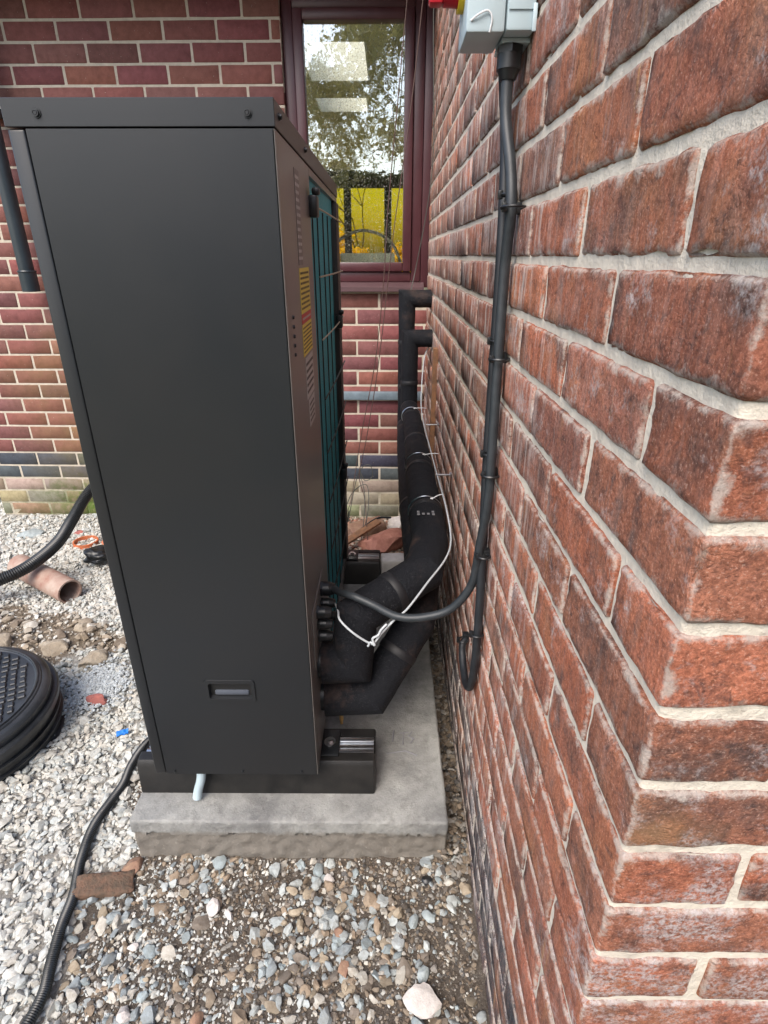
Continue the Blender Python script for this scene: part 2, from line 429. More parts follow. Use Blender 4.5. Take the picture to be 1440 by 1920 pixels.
for y in ys:
    for x in xs:
        x = float(x); y = float(y); V.append((x, y, gh(x, y)))
        a = ZC[zone(x, y)] if -3 < x < .5 and -.5 < y < 3.2 else (.12, .14, .07, 1)
        COL.append(a)
nx = len(xs); F = [(j * nx + i, j * nx + i + 1, (j + 1) * nx + i + 1, (j + 1) * nx + i) for j in range(len(ys) - 1) for i in range(nx - 1)]
obj('ground', mesh_data('ground', V, F, M_GR, True, col=COL), kind='structure')

# pebble shapes, used only as instances by the gravel node groups
def stone_me(name, seed, sub=2, ang=.28, sq=(1, .8, .6), mat=None, facets=0, smooth=True, size=1.0):
    b = bmesh.new(); bmesh.ops.create_icosphere(b, subdivisions=sub, radius=1)
    r_ = random.Random(seed); off = Vector((seed * 7.3, seed * 3.1, seed * 1.7))
    pl = []
    for _ in range(facets):
        n = Vector((r_.gauss(0, 1), r_.gauss(0, 1), r_.gauss(0, 1))).normalized(); pl.append((n, r_.uniform(.55, .85)))
    for v in b.verts:
        d = v.co.copy()
        for n, k in pl:
            s_ = d.dot(n)
            if s_ > k: d -= n * (s_ - k)
        d *= 1 + ang * noise.noise(v.co * 1.3 + off) + ang * .35 * noise.noise(v.co * 3.5 + off)
        v.co = Vector((d.x * sq[0], d.y * sq[1], d.z * sq[2])) * size
    me = bpy.data.meshes.new(name); b.to_mesh(me); b.free()
    if mat: me.materials.append(mat)
    if smooth:
        me.polygons.foreach_set('use_smooth', [True] * len(me.polygons))
        if facets:
            try: me.set_sharp_from_angle(angle=R(28))
            except Exception: pass
    return me
peb_col = bpy.data.collections.new('pebble_shapes')
for i in range(12):
    me = stone_me('pebble', 20 + i, 2, .35, (1, rnd.uniform(.6, .9), rnd.uniform(.4, .65)), M_PB, facets=8 if i % 2 else 3)
    peb_col.objects.link(bpy.data.objects.new('pebble_%02d' % i, me))

def scatter_group():
    g = bpy.data.node_groups.new('gravel_scatter', 'GeometryNodeTree')
    g.interface.new_socket('Geometry', in_out='INPUT', socket_type='NodeSocketGeometry')
    g.interface.new_socket('Geometry', in_out='OUTPUT', socket_type='NodeSocketGeometry')
    N = g.nodes; L = g.links; gi = N.new('NodeGroupInput'); go = N.new('NodeGroupOutput')
    ci = N.new('GeometryNodeCollectionInfo'); ci.inputs['Collection'].default_value = peb_col
    ci.inputs['Separate Children'].default_value = True; ci.inputs['Reset Children'].default_value = True
    ip = N.new('GeometryNodeInstanceOnPoints'); ip.inputs['Pick Instance'].default_value = True
    def na(name, ty):
        q = N.new('GeometryNodeInputNamedAttribute'); q.data_type = ty; q.inputs['Name'].default_value = name; return q.outputs['Attribute']
    L.new(gi.outputs[0], ip.inputs['Points']); L.new(ci.outputs[0], ip.inputs['Instance'])
    L.new(na('idx', 'INT'), ip.inputs['Instance Index'])
    er = N.new('FunctionNodeEulerToRotation'); L.new(na('rot', 'FLOAT_VECTOR'), er.inputs[0]); L.new(er.outputs[0], ip.inputs['Rotation'])
    L.new(na('scl', 'FLOAT_VECTOR'), ip.inputs['Scale']); L.new(ip.outputs[0], go.inputs[0]); return g
SG = scatter_group()
def scatter(name, pts, **k):
    """pts: list of (pos, radius, colour)"""
    me = bpy.data.meshes.new(name); me.from_pydata([p[0] for p in pts], [], [])
    n = len(pts); r_ = np.random.RandomState(len(pts))
    a = me.attributes.new('rot', 'FLOAT_VECTOR', 'POINT'); e = np.stack([r_.normal(0, .35, n), r_.normal(0, .35, n), r_.uniform(0, 6.28, n)], 1); a.data.foreach_set('vector', e.astype(np.float32).ravel())
    a = me.attributes.new('scl', 'FLOAT_VECTOR', 'POINT'); s_ = np.array([p[1] for p in pts])[:, None] * r_.uniform(.8, 1.2, (n, 3)); a.data.foreach_set('vector', s_.astype(np.float32).ravel())
    a = me.attributes.new('idx', 'INT', 'POINT'); a.data.foreach_set('value', r_.randint(0, 12, n).astype(np.int32))
    a = me.attributes.new('col', 'FLOAT_COLOR', 'POINT'); a.data.foreach_set('color', np.array([(*p[2], 1) for p in pts], dtype=np.float32).ravel())
    o = obj(name, me, **k); md = o.modifiers.new('scatter', 'NODES'); md.node_group = SG; return o

PALE = [(.52, .52, .48), (.49, .50, .47), (.46, .48, .46), (.56, .56, .52), (.48, .46, .41), (.42, .45, .44), (.51, .50, .45)]
MIXD = [(.17, .135, .10), (.22, .18, .135), (.14, .12, .10), (.27, .235, .19), (.21, .20, .18), (.34, .32, .29), (.15, .115, .085), (.11, .105, .10), (.24, .19, .14)]
SOIL = [(.27, .225, .17), (.32, .27, .21), (.22, .18, .14), (.38, .34, .28)]
def blocked(x, y, m=.0):
    if x > .19 - m and y > .3: return True
    if -.59 < x < .14 and .90 < y < 2.07: return True
    if math.hypot(x + 1.285, y - 1.25) < .27: return True
    if y > 3.06 and x > -2.3: return True
    return False
pale, mixd, soil, grit = [], [], [], []
def vary(c, s_=.12):
    k = 1 + rnd.uniform(-s_, s_); return tuple(max(0, q * k) for q in c)
for _ in range(95000):
    y = .30 + 3.3 * rnd.random() ** 1.15; x = rnd.uniform(-3.0, -.5)
    if x < -(y * .85 + .55) or blocked(x, y) or zone(x, y) != 0: continue
    r_ = min(.019, .0075 * math.exp(rnd.gauss(0, .38)))
    pale.append(((x, y, gh(x, y) + r_ * rnd.uniform(.1, .6)), r_, vary(rnd.choice(PALE))))
for _ in range(34000):
    y = rnd.uniform(.28, 1.4); x = rnd.uniform(-.85, .2)
    if blocked(x, y) or zone(x, y) != 1: continue
    r_ = min(.013, .0034 * math.exp(rnd.gauss(0, .42)))
    c = rnd.choice(MIXD)
    if rnd.random() < .12 + .45 * sst(0, -.6, x): c = rnd.choice(PALE)
    mixd.append(((x, y, gh(x, y) + r_ * rnd.uniform(-.35, .55)), r_, vary(c, .25)))
for _ in range(3600):
    y = rnd.uniform(.28, 1.0); x = rnd.uniform(-.75, .19)
    if blocked(x, y) or zone(x, y) != 1: continue
    k = noise.noise(Vector((x * 5, y * 5, 2)))
    if rnd.random() > .45 + 1.3 * k: continue
    r_ = .006 + .013 * rnd.random() ** 2.2; c = rnd.choice([(.30, .35, .36), (.40, .43, .42), (.24, .27, .28), (.34, .37, .37), (.28, .22, .16), (.44, .42, .37), (.32, .27, .20), (.2, .17, .14)])
    mixd.append(((x, y, gh(x, y) + r_ * rnd.uniform(0, .55)), r_, vary(c, .2)))
for _ in range(2500):                                   # gap beside the wall
    y = rnd.uniform(.85, 3.0); x = rnd.uniform(.13, .2); r_ = rnd.uniform(.004, .012)
    mixd.append(((x, y, gh(x, y) + r_ * .5 + .012), r_, vary(rnd.choice(MIXD), .3)))
for _ in range(7000):
    y = rnd.uniform(2.05, 3.05); x = rnd.uniform(-.75, .2); r_ = rnd.uniform(.004, .013)
    if blocked(x, y) and x < .19: continue
    mixd.append(((x, y, gh(x, y) + r_ * .4), r_, vary(rnd.choice([(.38, .31, .25), (.30, .23, .18), (.45, .39, .32), (.34, .18, .13)]), .25)))
for _ in range(9000):
    y = rnd.uniform(1.4, 2.3); x = rnd.uniform(-2.2, -.6)
    if blocked(x, y) or zone(x, y) != 2: continue
    r_ = .0055 * math.exp(rnd.gauss(0, .6))
    soil.append(((x, y, gh(x, y) + r_ * .4), min(r_, .03), vary(rnd.choice(SOIL + PALE[3:5]), .2)))
for _ in range(1500):                                   # crushed blue-grey dust next to the chamber
    x = rnd.gauss(-.985, .05); y = rnd.gauss(1.50, .06); r_ = rnd.uniform(.003, .008)
    if blocked(x, y): continue
    soil.append(((x, y, gh(x, y) + .012 + r_ * .4), r_, vary((.46, .50, .52), .12)))
scatter('pale_gravel', pale, label='bed of pale limestone chippings left of the black unit', cat='gravel', kind='stuff')
scatter('mixed_gravel', mixd, label='fine brown and grey mixed gravel in front of and around the slab', cat='gravel', kind='stuff')
scatter('loose_soil', soil, label='loose brown soil and crumbs between the chamber and the clay pipe', cat='soil', kind='stuff')

# ------------------------------------------------------------------ bricks
def lattice(n, L, e):
    if n <= 0: return [0, e, L - e, L]
    return [0, e] + [e + (L - 2 * e) * i / (n + 1) for i in range(1, n + 1)] + [L - e, L]
def brick_geo(lo, hi, n, amp, bev, seed, rg=False):
    """box lo..hi with rounded, noisy faces. Returns verts, faces, uvs"""
    dims = [hi[i] - lo[i] for i in range(3)]; G = [lattice(n[i], dims[i], bev) for i in range(3)]
    V, F, U, idx = [], [], [], {}
    off = Vector((seed * 1.37, seed * 2.11, seed * .73))
    def vert(i, j, k):
        key = (i, j, k)
        if key in idx: return idx[key]
        p = Vector((G[0][i], G[1][j], G[2][k])); ends = [(q == 0 or q == len(G[a]) - 1) for a, q in enumerate(key)]
        c = Vector(dims) / 2
        if sum(ends) >= 2:
            for a in range(3):
                if ends[a]: p[a] += (.45 if sum(ends) == 2 else .6) * bev * (1 if p[a] < c[a] else -1)
        w_ = Vector(lo) + p
        d = Vector((noise.noise(w_ * 38 + off), noise.noise(w_ * 38 + off + Vector((9, 9, 9))), noise.noise(w_ * 38 + off + Vector((5, 2, 7)))))
        d += .5 * Vector((noise.noise(w_ * 110 + off), noise.noise(w_ * 110 - off), noise.noise(w_ * 110 + off * 2)))
        if n[1] > 10 or n[0] > 10: d += .4 * Vector((noise.noise(w_ * 240 + off), noise.noise(w_ * 240 - off), noise.noise(w_ * 240 + off * 2)))
        if rg:
            near_ = [min(p[a], dims[a] - p[a]) for a in range(3)]
            d[near_.index(min(near_))] *= .5
            ch = noise.noise(w_ * 21 + off * 3)
            if sum(ends) >= 2 and ch > .28: d -= (w_ - (Vector(lo) + c)).normalized() * (ch - .28) * 7
        idx[key] = len(V); V.append(w_ + d * amp); return idx[key]
    m = [len(g) - 1 for g in G]
    def face(fn, a, b, A, B, flip):
        for i in range(m[a]):
            for j in range(m[b]):
                q = [fn(i, j), fn(i + 1, j), fn(i + 1, j + 1), fn(i, j + 1)]
                uv = [(G[a][i] / A, G[b][j] / B), (G[a][i + 1] / A, G[b][j] / B), (G[a][i + 1] / A, G[b][j + 1] / B), (G[a][i] / A, G[b][j + 1] / B)]
                if flip: q.reverse(); uv.reverse()
                F.append(tuple(q)); U.extend(uv)
    for e_, fl in ((0, True), (m[2], False)): face(lambda i, j, e_=e_: vert(i, j, e_), 0, 1, dims[0], dims[1], fl)
    for e_, fl in ((0, False), (m[1], True)): face(lambda i, j, e_=e_: vert(i, e_, j), 0, 2, dims[0], dims[2], fl)
    for e_, fl in ((0, True), (m[0], False)): face(lambda i, j, e_=e_: vert(e_, i, j), 1, 2, dims[1], dims[2], fl)
    return V, F, U
def build_bricks(items, parent, mat, limit=290, rg=False):
    """items: (priority, lo, hi, n, amp, bevel, colour)"""
    items.sort(key=lambda t: -t[0]); SV, SF, SU, SC = [], [], [], []
    for i, (pr, lo, hi, n, amp, bev, col) in enumerate(items):
        if i < limit:
            c = [(lo[k] + hi[k]) / 2 for k in range(3)]
            V, F, U = brick_geo(lo, hi, n, amp, bev, i, rg)
            V = [(v[0] - c[0], v[1] - c[1], v[2] - c[2]) for v in V]
            obj('brick', mesh_data('brick', V, F, mat, True, U, (*col, 1)), parent, loc=c)
        else:
            V, F, U = brick_geo(lo, hi, (0, 0, 0), amp, bev, i); b0 = len(SV)
            SV += V; SF += [tuple(q + b0 for q in f) for f in F]; SU += U; SC += [(*col, 1)] * len(V)
    if SV: obj('bricks', mesh_data('bricks', SV, SF, mat, True, SU, SC), parent, kind='stuff')

# camera-space test used only to decide which bricks become parts of their own
def px(p):
    F_ = Vector((-.00602 * .911, .911, -.4124)); R_ = Vector((1, .006, 0)); D_ = F_.cross(R_); w_ = Vector(p) - Vector((0, 0, 1.32)); k = w_ @ F_
    if k < .02: return None
    return 720 + 1060 * (w_ @ R_) / k, 960 + 1060 * (w_ @ D_) / k, k
def inframe(p, m=40):
    q = px(p); return q is not None and -m < q[0] < 1440 + m and -m < q[1] < 1920 + m

XW, YC = .198, .315
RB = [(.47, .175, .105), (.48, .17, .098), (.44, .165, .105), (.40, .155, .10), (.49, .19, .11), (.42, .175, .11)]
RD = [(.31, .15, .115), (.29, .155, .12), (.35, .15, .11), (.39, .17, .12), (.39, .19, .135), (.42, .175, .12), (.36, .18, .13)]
BB = [(.055, .065, .080), (.075, .080, .095), (.045, .050, .065), (.10, .085, .09)]
right = thing('brick_wall', 'weathered orange red brick wall with pale lime mortar, running away on the right', 'wall')
items = []; TOPZ = 1.315 + .075 * 16
r2 = random.Random(11)
BT = .0648
for i in range(-16, 19):
    zt = 1.315 - .075 * i; z1 = zt - .0051; z0 = z1 - BT; even = i % 2 == 0
    blue = i >= 14
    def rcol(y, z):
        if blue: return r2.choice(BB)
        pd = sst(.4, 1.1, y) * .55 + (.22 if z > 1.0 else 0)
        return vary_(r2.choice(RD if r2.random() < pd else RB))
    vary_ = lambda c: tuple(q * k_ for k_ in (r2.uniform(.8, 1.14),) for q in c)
    # corner brick shows both faces
    ly = .215 if even else .1025; lx = .1025 if even else .215
    def add(lo, hi, near):
        c = [(lo[k] + hi[k]) / 2 for k in range(3)]
        jit = [r2.uniform(-.0016, .0010) for _ in range(3)]; jit[2] *= .5
        lo = [lo[k] + jit[k] for k in range(3)]; hi = [hi[k] + jit[k] for k in range(3)]
        vis = inframe((XW if near != 'end' else c[0], c[1] if near != 'end' else YC, c[2]))
        d = math.dist(c, (0, 0, 1.32))
        pr = (1000 if vis else 0) + 10 / d
        k = 2 if d < .8 else (1 if d < 1.3 else 0)
        n = {2: (4, 18, 8), 1: (1, 8, 3), 0: (0, 2, 0)}[k]
        if near == 'end' or (near == 'corner' and not even): n = (18, 4, 8) if d < 1 else (4, 1, 1)
        if near == 'corner' and even: n = (9, 18, 8) if d < 1 else (2, 3, 1)
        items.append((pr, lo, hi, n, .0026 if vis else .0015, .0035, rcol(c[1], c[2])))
    add((XW, YC, z0), (XW + lx, YC + ly, z1), 'corner')
    y = YC + ly + .010
    while y < 3.04:
        L = .215 * (1 + r2.uniform(-.02, .02)); y2 = min(y + L, 3.045)
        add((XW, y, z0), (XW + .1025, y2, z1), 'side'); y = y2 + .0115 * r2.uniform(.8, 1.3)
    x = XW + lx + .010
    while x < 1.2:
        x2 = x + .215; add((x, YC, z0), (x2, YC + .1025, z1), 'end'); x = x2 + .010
build_bricks(items, right, M_BR, 292, True)
# mortar: the bed behind the brick faces, as an uneven sheet on both sides of the corner over a solid core
def mortar_sheet(name, parent, mat, f, nu, nv, u0, u1, v0, v1, amp, sc=45):
    V, F = [], []
    for j in range(nv + 1):
        for i in range(nu + 1):
            u = u0 + (u1 - u0) * i / nu; v_ = v0 + (v1 - v0) * j / nv; p, n = f(u, v_)
            p = Vector(p); p += Vector(n) * amp * (noise.noise(p * sc) + .5 * noise.noise(p * sc * 3)); V.append(p)
    for j in range(nv):
        for i in range(nu):
            a = j * (nu + 1) + i; F.append((a, a + 1, a + nu + 2, a + nu + 1))
    return obj(name, mesh_data(name, V, F, mat, True), parent)
RC = .0036
Z0W = -.05
def fcorner(u, v):
    # u<0 runs along the end face, u>0 along the long side; one sheet that turns the corner
    if u < 0: return (XW + RC - u, YC + RC, v), (0, -1, 0)
    return (XW + RC, YC + RC + u, v), (-1, 0, 0)
mortar_sheet('mortar', right, M_MO, lambda u, v: fcorner(u, v), 300, 170, -.35, 1.25, Z0W, TOPZ, .0012)
mortar_sheet('mortar', right, M_MO, lambda u, v: fcorner(u, v), 110, 120, 1.25, 2.735, Z0W, TOPZ, .0012)
mortar_sheet('mortar', right, M_MO, lambda u, v: fcorner(u, v), 20, 60, -1.0, -.35, Z0W, TOPZ, .001)
mb = MB(); mb.box((XW + .025, YC + .025, Z0W), (1.2, 3.3, TOPZ)); mb.done('core', M_MO, right, False)

# back wall, very slightly turned, in its own coordinates: x along, y=0 face, z up
YB = 3.05
back = thing('brick_wall', 'crimson brick house wall facing the camera, with blue band and mossy plinth', 'wall', (XW, YB, 0), rz=R(-.8))
BX0 = -2.50
WX0, WX1, WZ0, WZ1 = -.465 - XW, .02, 1.155, 2.335
CB, LB = .078, .232
r3 = random.Random(5); items = []
CR = [(.19, .072, .064), (.21, .078, .068), (.165, .064, .060), (.20, .075, .064), (.22, .09, .075)]
BLU2 = [(.055, .07, .08), (.07, .085, .095), (.05, .06, .075)]
PLN = [(.30, .26, .18), (.25, .22, .17), (.34, .30, .22), (.28, .19, .14), (.22, .20, .15)]
for i in range(-6, 30):
    z0 = .295 + CB * i + .004; z1 = z0 + CB - .009
    if i in (-1, -2): pal = BLU2
    elif i < -2: pal = PLN
    else: pal = CR
    x = .02 - (LB / 2 if i % 2 else 0) - .03
    segs = []
    hi_x = .02
    if i % 2: segs.append((x + .005, hi_x))
    else: segs.append((x + .005, hi_x))
    while x > BX0:
        segs.append((max(x - LB + .005, BX0), x - .005)); x -= LB
    for a, b in segs:
        if b - a < .02: continue
        parts = [(a, b)]
        if z1 > WZ0 + .01 and z0 < WZ1 - .01:
            parts = []
            if a < WX0: parts.append((a, min(b, WX0)))
        for a_, b_ in parts:
            if b_ - a_ < .02: continue
            c = ((a_ + b_) / 2 + XW, YB, (z0 + z1) / 2); q = px(c); vis = q is not None and -50 < q[0] < 860 and -50 < q[1] < 1010
            if vis:
                le = 8 + (q[1] - 240) * .234; re = 512 + (q[1] - 228) * .07; re = max(re, 640) if q[1] > 345 else 512 + (q[1] - 180) * .72
                if q[1] > 190 and le + 35 < q[0] < re - 35: vis = False
            jy = r3.uniform(-.0012, .0012)
            col = tuple(v * r3.uniform(.88, 1.12) for v in r3.choice(pal))
            items.append(((1000 if vis else 0) + r3.random(), (a_, jy, z0), (b_, .10, z1), (1, 0, 0), .0011 if i > -3 else .003, .003, col))
build_bricks(items, back, M_BS, 292)
mb = MB()
mb.box((BX0, .0025, -.22), (.02, .2, WZ0)); mb.box((BX0, .0025, WZ0), (WX0, .2, 2.62)); mb.box((WX0, .0025, WZ1), (.02, .2, 2.62))
mb.done('mortar', M_MB, back, False)
mb = MB(); mb.box((WX0 - .1, -.004, WZ1 + .002), (.02, .05, WZ1 + .10)); mb.done('lintel', M_SOF, back, False)
mb = MB(); mb.box((BX0 - .15, -.45, 2.46), (0.01, .1, 2.475)); mb.done('soffit', M_SOF, back, False)
mb = MB(); mb.box((BX0 - .15, -.47, 2.44), (0.01, -.452, 2.60)); mb.done('fascia', M_SOF, back, False)
mb = MB(); mb.prism([(BX0 - .2, -.42, 2.60), (BX0 - .2, 2.9, 3.9), (BX0 - .2, 2.9, 3.8), (BX0 - .2, -.36, 2.56)], (.34, 0, 0)); mb.done('verge', M_SOF, back, False)
# blue grey horizontal trim low on the wall
mb = MB(); mb.box((-.66, -.030, .612), (-.01, -.001, .655), .004); mb.done('wall_trim', M_LEAD, back, label='blue grey horizontal trunking strip on the brick')
# wall end return on the left
mb = MB(); mb.box((BX0 + .001, .1, -.22), (BX0 + .1, 2.2, 2.6)); mb.done('return_wall', M_MB, back, False)

# window
win = obj('window', None, back)
fy0, fy1 = .03, .10
def frame(x0, x1, z0, z1, wd, y0, y1, nm, mat, par):
    mb = MB(); b = .006
    mb.box((x0, y0, z0), (x0 + wd, y1, z1), b); mb.box((x1 - wd, y0, z0), (x1, y1, z1), b)
    mb.box((x0 + wd, y0, z1 - wd), (x1 - wd, y1, z1), b); mb.box((x0 + wd, y0, z0), (x1 - wd, y1, z0 + wd), b)
    return mb.done(nm, mat, par)
wx1 = .0 - .035
frame(WX0 + .002, wx1, WZ0 + .045, WZ1 - .002, .048, fy0, fy1, 'frame', M_UPV, win)
frame(WX0 + .051, wx1 - .049, WZ0 + .094, WZ1 - .051, .042, fy0 - .016, fy1 - .02, 'sash', M_UPV, win)
mb = MB(); mb.box((wx1 + .001, .02, WZ0 + .02), (.018, .10, WZ1 - .002), .003); mb.done('side_filler', M_UPV, win)
mb = MB(); mb.box((WX0 + .093, .045, WZ0 + .136), (wx1 - .091, .049, WZ1 - .093)); mb.done('pane', M_GL, win, False)
mb = MB(); mb.prism([(WX0 - .02, -.045, WZ0 + .004), (WX0 - .02, -.045, WZ0 + .024), (WX0 - .02, .02, WZ0 + .044), (WX0 - .02, .09, WZ0 + .044), (WX0 - .02, .09, WZ0 + .004)], (.665, 0, 0)); mb.done('sill', M_UPL, win, False)

# ------------------------------------------------------------------ room behind the window
RX0, RX1, RY0, RY1, RZC = -2.6, 1.6, 3.26, 8.9, 2.38
# ceiling with two roof light openings in view and two added
L1 = (-.52, -.12, 3.85, 4.62); L2 = (-.55, -.15, 5.05, 5.5)
mb = MB(); zc0, zc1 = RZC, RZC + .12
L3 = (-2.3, -1.2, 3.9, 5.2); L4 = (-2.3, -1.2, 6.0, 7.8)  # unseen pair at the left, added to brighten the room
def slab(a, b, c, d): mb.box((a, c, zc0), (b, d, zc1))
slab(RX0, L3[0], RY0, RY1); slab(L3[1], L2[0], RY0, RY1); slab(L3[0], L3[1], RY0, L3[2]); slab(L3[0], L3[1], L3[3], L4[2]); slab(L3[0], L3[1], L4[3], RY1); slab(L1[1], RX1, RY0, RY1)
slab(L2[0], L1[1], RY0, L1[2]); slab(L2[0], L1[0], L1[2], L1[3]); slab(L2[0], L1[1], L1[3], L2[2]); slab(L2[1], L1[1], L2[2], L2[3]); slab(L2[0], L1[1], L2[3], RY1)
ceil = mb.done('ceiling', M_CEIL, None, False, kind='structure')
mb = MB(); mb.box((RX0, RY0, -.06), (RX1, RY1, .05)); mb.done('floor', M_FLR, None, False, kind='structure')
mb = MB(); mb.box((RX0 - .1, RY0, .05), (RX0, RY1, .75)); mb.box((RX1, RY0, .05), (RX1 + .1, RY1, RZC)); mb.box((.35, RY0, .05), (.45, RY1 - .2, RZC))
mb.done('inner_wall', M_IN, None, False, kind='structure')
M_WHP = simple('white_paint', (.85, .86, .86), .7)
def roof_light(L, label):
    t = thing('roof_light', label, 'roof window', ((L[0] + L[1]) / 2, (L[2] + L[3]) / 2, zc1), group='roof windows over the room')
    a, b = (L[1] - L[0]) / 2, (L[3] - L[2]) / 2
    mb = MB(); mb.box((-a - .05, -b - .05, .003), (-a, b + .05, .08)); mb.box((a, -b - .05, .003), (a + .05, b + .05, .08))
    mb.box((-a, -b - .05, .003), (a, -b, .08)); mb.box((-a, b, .003), (a, b + .05, .08)); mb.done('frame', M_WHP, t)
    h_ = .30; mb = MB(); mb.box((-a - .02, b - .012, -.118), (a + .02, b - .001, h_)); mb.box((-a + .001, -b, -.118), (-a + .012, b - .013, h_)); mb.box((a - .012, -b, -.118), (a - .001, b - .013, h_)); mb.done('shaft', M_WHP, t, False)
    return t
roof_light(L1, 'bright square roof window seen through the upper pane'); roof_light(L2, 'narrower roof window deeper inside the room, below the bright one')
roof_light(L3, 'wide roof opening added unseen to light the room, nearer one'); roof_light(L4, 'wide roof opening added unseen to light the room, farther one')
sg = thing('added_side_opening', 'row of dark uprights in the open left side, added unseen to light the room', 'window', (RX0 - .05, RY0, .75))  # unseen open side, put in to bring light to the ceiling
for k in range(6):
    mb = MB(); mb.box((-.04, .03 + k * 1.1, .002), (.04, .09 + k * 1.1, RZC - .752)); mb.done('post', M_DFR, sg, False)
gd = thing('glazed_door', 'dark framed glazed doors at the far end of the room with yellow garden behind', 'door', (0, RY1, .05))
mb = MB()
for x in (-2.55, -1.75, -1.0, -.56, .0): mb.box((x - .05, -.03, 0), (x + .05, .03, 2.15))
mb.done('mullion', M_DFR, gd, False)
mb = MB(); mb.box((-2.6, -.035, 2.12), (.35, .035, 2.33)); mb.done('transom', M_DFR, gd, False)
mb = MB(); mb.box((-2.6, -.035, 0), (.35, .035, .12)); mb.done('threshold', M_DFR, gd, False)
def tintmat():
    m = bpy.data.materials.new('yellow_tinted_glass'); m.use_nodes = True; t = m.node_tree; t.nodes.clear()
    o = t.nodes.new('ShaderNodeOutputMaterial'); tr = t.nodes.new('ShaderNodeBsdfTransparent'); gl = t.nodes.new('ShaderNodeBsdfGlossy'); mx = t.nodes.new('ShaderNodeMixShader')
    tr.inputs[0].default_value = (1, .83, .12, 1); gl.inputs[1].default_value = .02; mx.inputs[0].default_value = .05
    t.links.new(tr.outputs[0], mx.inputs[1]); t.links.new(gl.outputs[0], mx.inputs[2]); t.links.new(mx.outputs[0], o.inputs[0]); return m
M_TINT = tintmat()
for a, b_ in ((-2.5, -1.8), (-1.7, -1.05), (-.95, -.61), (-.51, -.05), (.05, .34)):
    mb = MB(); mb.box((a + .001, -.004, .121), (b_ - .001, .004, 2.119)); mb.done('pane', M_TINT, gd, False)
# table with a white box and a hooped grey hose on it, just inside the window
tb = thing('table', 'pale table top just inside the window, its far edge at eye level', 'table', (-.15, 3.75, .05))
mb = MB(); mb.box((-.42, -.22, 1.13), (.30, .22, 1.16), .004); mb.done('tabletop', M_WST, tb)
for sx in (-.38, .26):
    for sy in (-.18, .18):
        mb = MB(); mb.box((sx - .02, sy - .02, 0), (sx + .02, sy + .02, 1.129)); mb.done('leg', M_WST, tb, False)
M_BXW = simple('white_blue_box', (.75, .86, .92), .5, 0, (.85, .9, .92), 15)
mb = MB(); mb.box((-.27, 3.52, 1.212), (.04, 3.75, 1.335), .01); bx = mb.done('box', M_BXW, None, label='pale blue box at the foot of the window, inside the glass', cat='box')
tube('hose', [(-.36, 3.66, 1.215), (-.35, 3.66, 1.30), (-.29, 3.66, 1.40), (-.15, 3.66, 1.455), (.0, 3.66, 1.41), (.07, 3.66, 1.30), (.07, 3.66, 1.215)], .009, M_WST, None, label='grey hose arched behind the window glass', cat='hose')

# ------------------------------------------------------------------ planting (behind the room, and behind the viewer as the glass reflects it)
M_BARK = simple('bark', (.10, .075, .05), .9, 0, (.06, .045, .03), 20, .5, 60)
def leafmat(name, a, b):
    q = NT(name, .6, 0, .3); v = q.pos(); c = q.mix(q.map(q.noise(v, 3, 3), .35, .65), a, b); q.col(c)
    tl = q.n('ShaderNodeBsdfTranslucent'); q.l(c, tl.inputs[0]); mx = q.n('ShaderNodeMixShader'); mx.inputs[0].default_value = .45
    q.l(q.p.outputs[0], mx.inputs[1]); q.l(tl.outputs[0], mx.inputs[2]); q.l(mx.outputs[0], q.t.nodes['Material Output'].inputs[0]); return q.m
M_YL = leafmat('yellow_blossom', (.92, .74, .02), (.85, .72, .03)); M_GLF = leafmat('olive_leaf', (.34, .30, .13), (.22, .21, .08)); M_HG = leafmat('hedge_leaf', (.10, .11, .035), (.07, .085, .025))
def branches(r_, start, h, spread, levels=4, r0=.09):
    segs = []; tips = []
    def rec(p, d, L, r, lv):
        q = p
        for s_ in range(4):
            d = (d + Vector((r_.gauss(0, .12), r_.gauss(0, .12), r_.gauss(.03, .08)))).normalized(); n_ = q + d * L / 4
            segs.append((q, n_, r * (1 - s_ * .12), r * (1 - (s_ + 1) * .12))); q = n_
            if lv <= 2: tips.append(q)
        if lv > 0:
            for _ in range(3 if lv > 1 else 4):
                dd = (d + Vector((r_.gauss(0, spread), r_.gauss(0, spread), r_.gauss(.15, .3)))).normalized(); rec(q, dd, L * r_.uniform(.6, .8), r * .55, lv - 1)
    rec(Vector(start), Vector((0, 0, 1)), h, r0, levels); return segs, tips
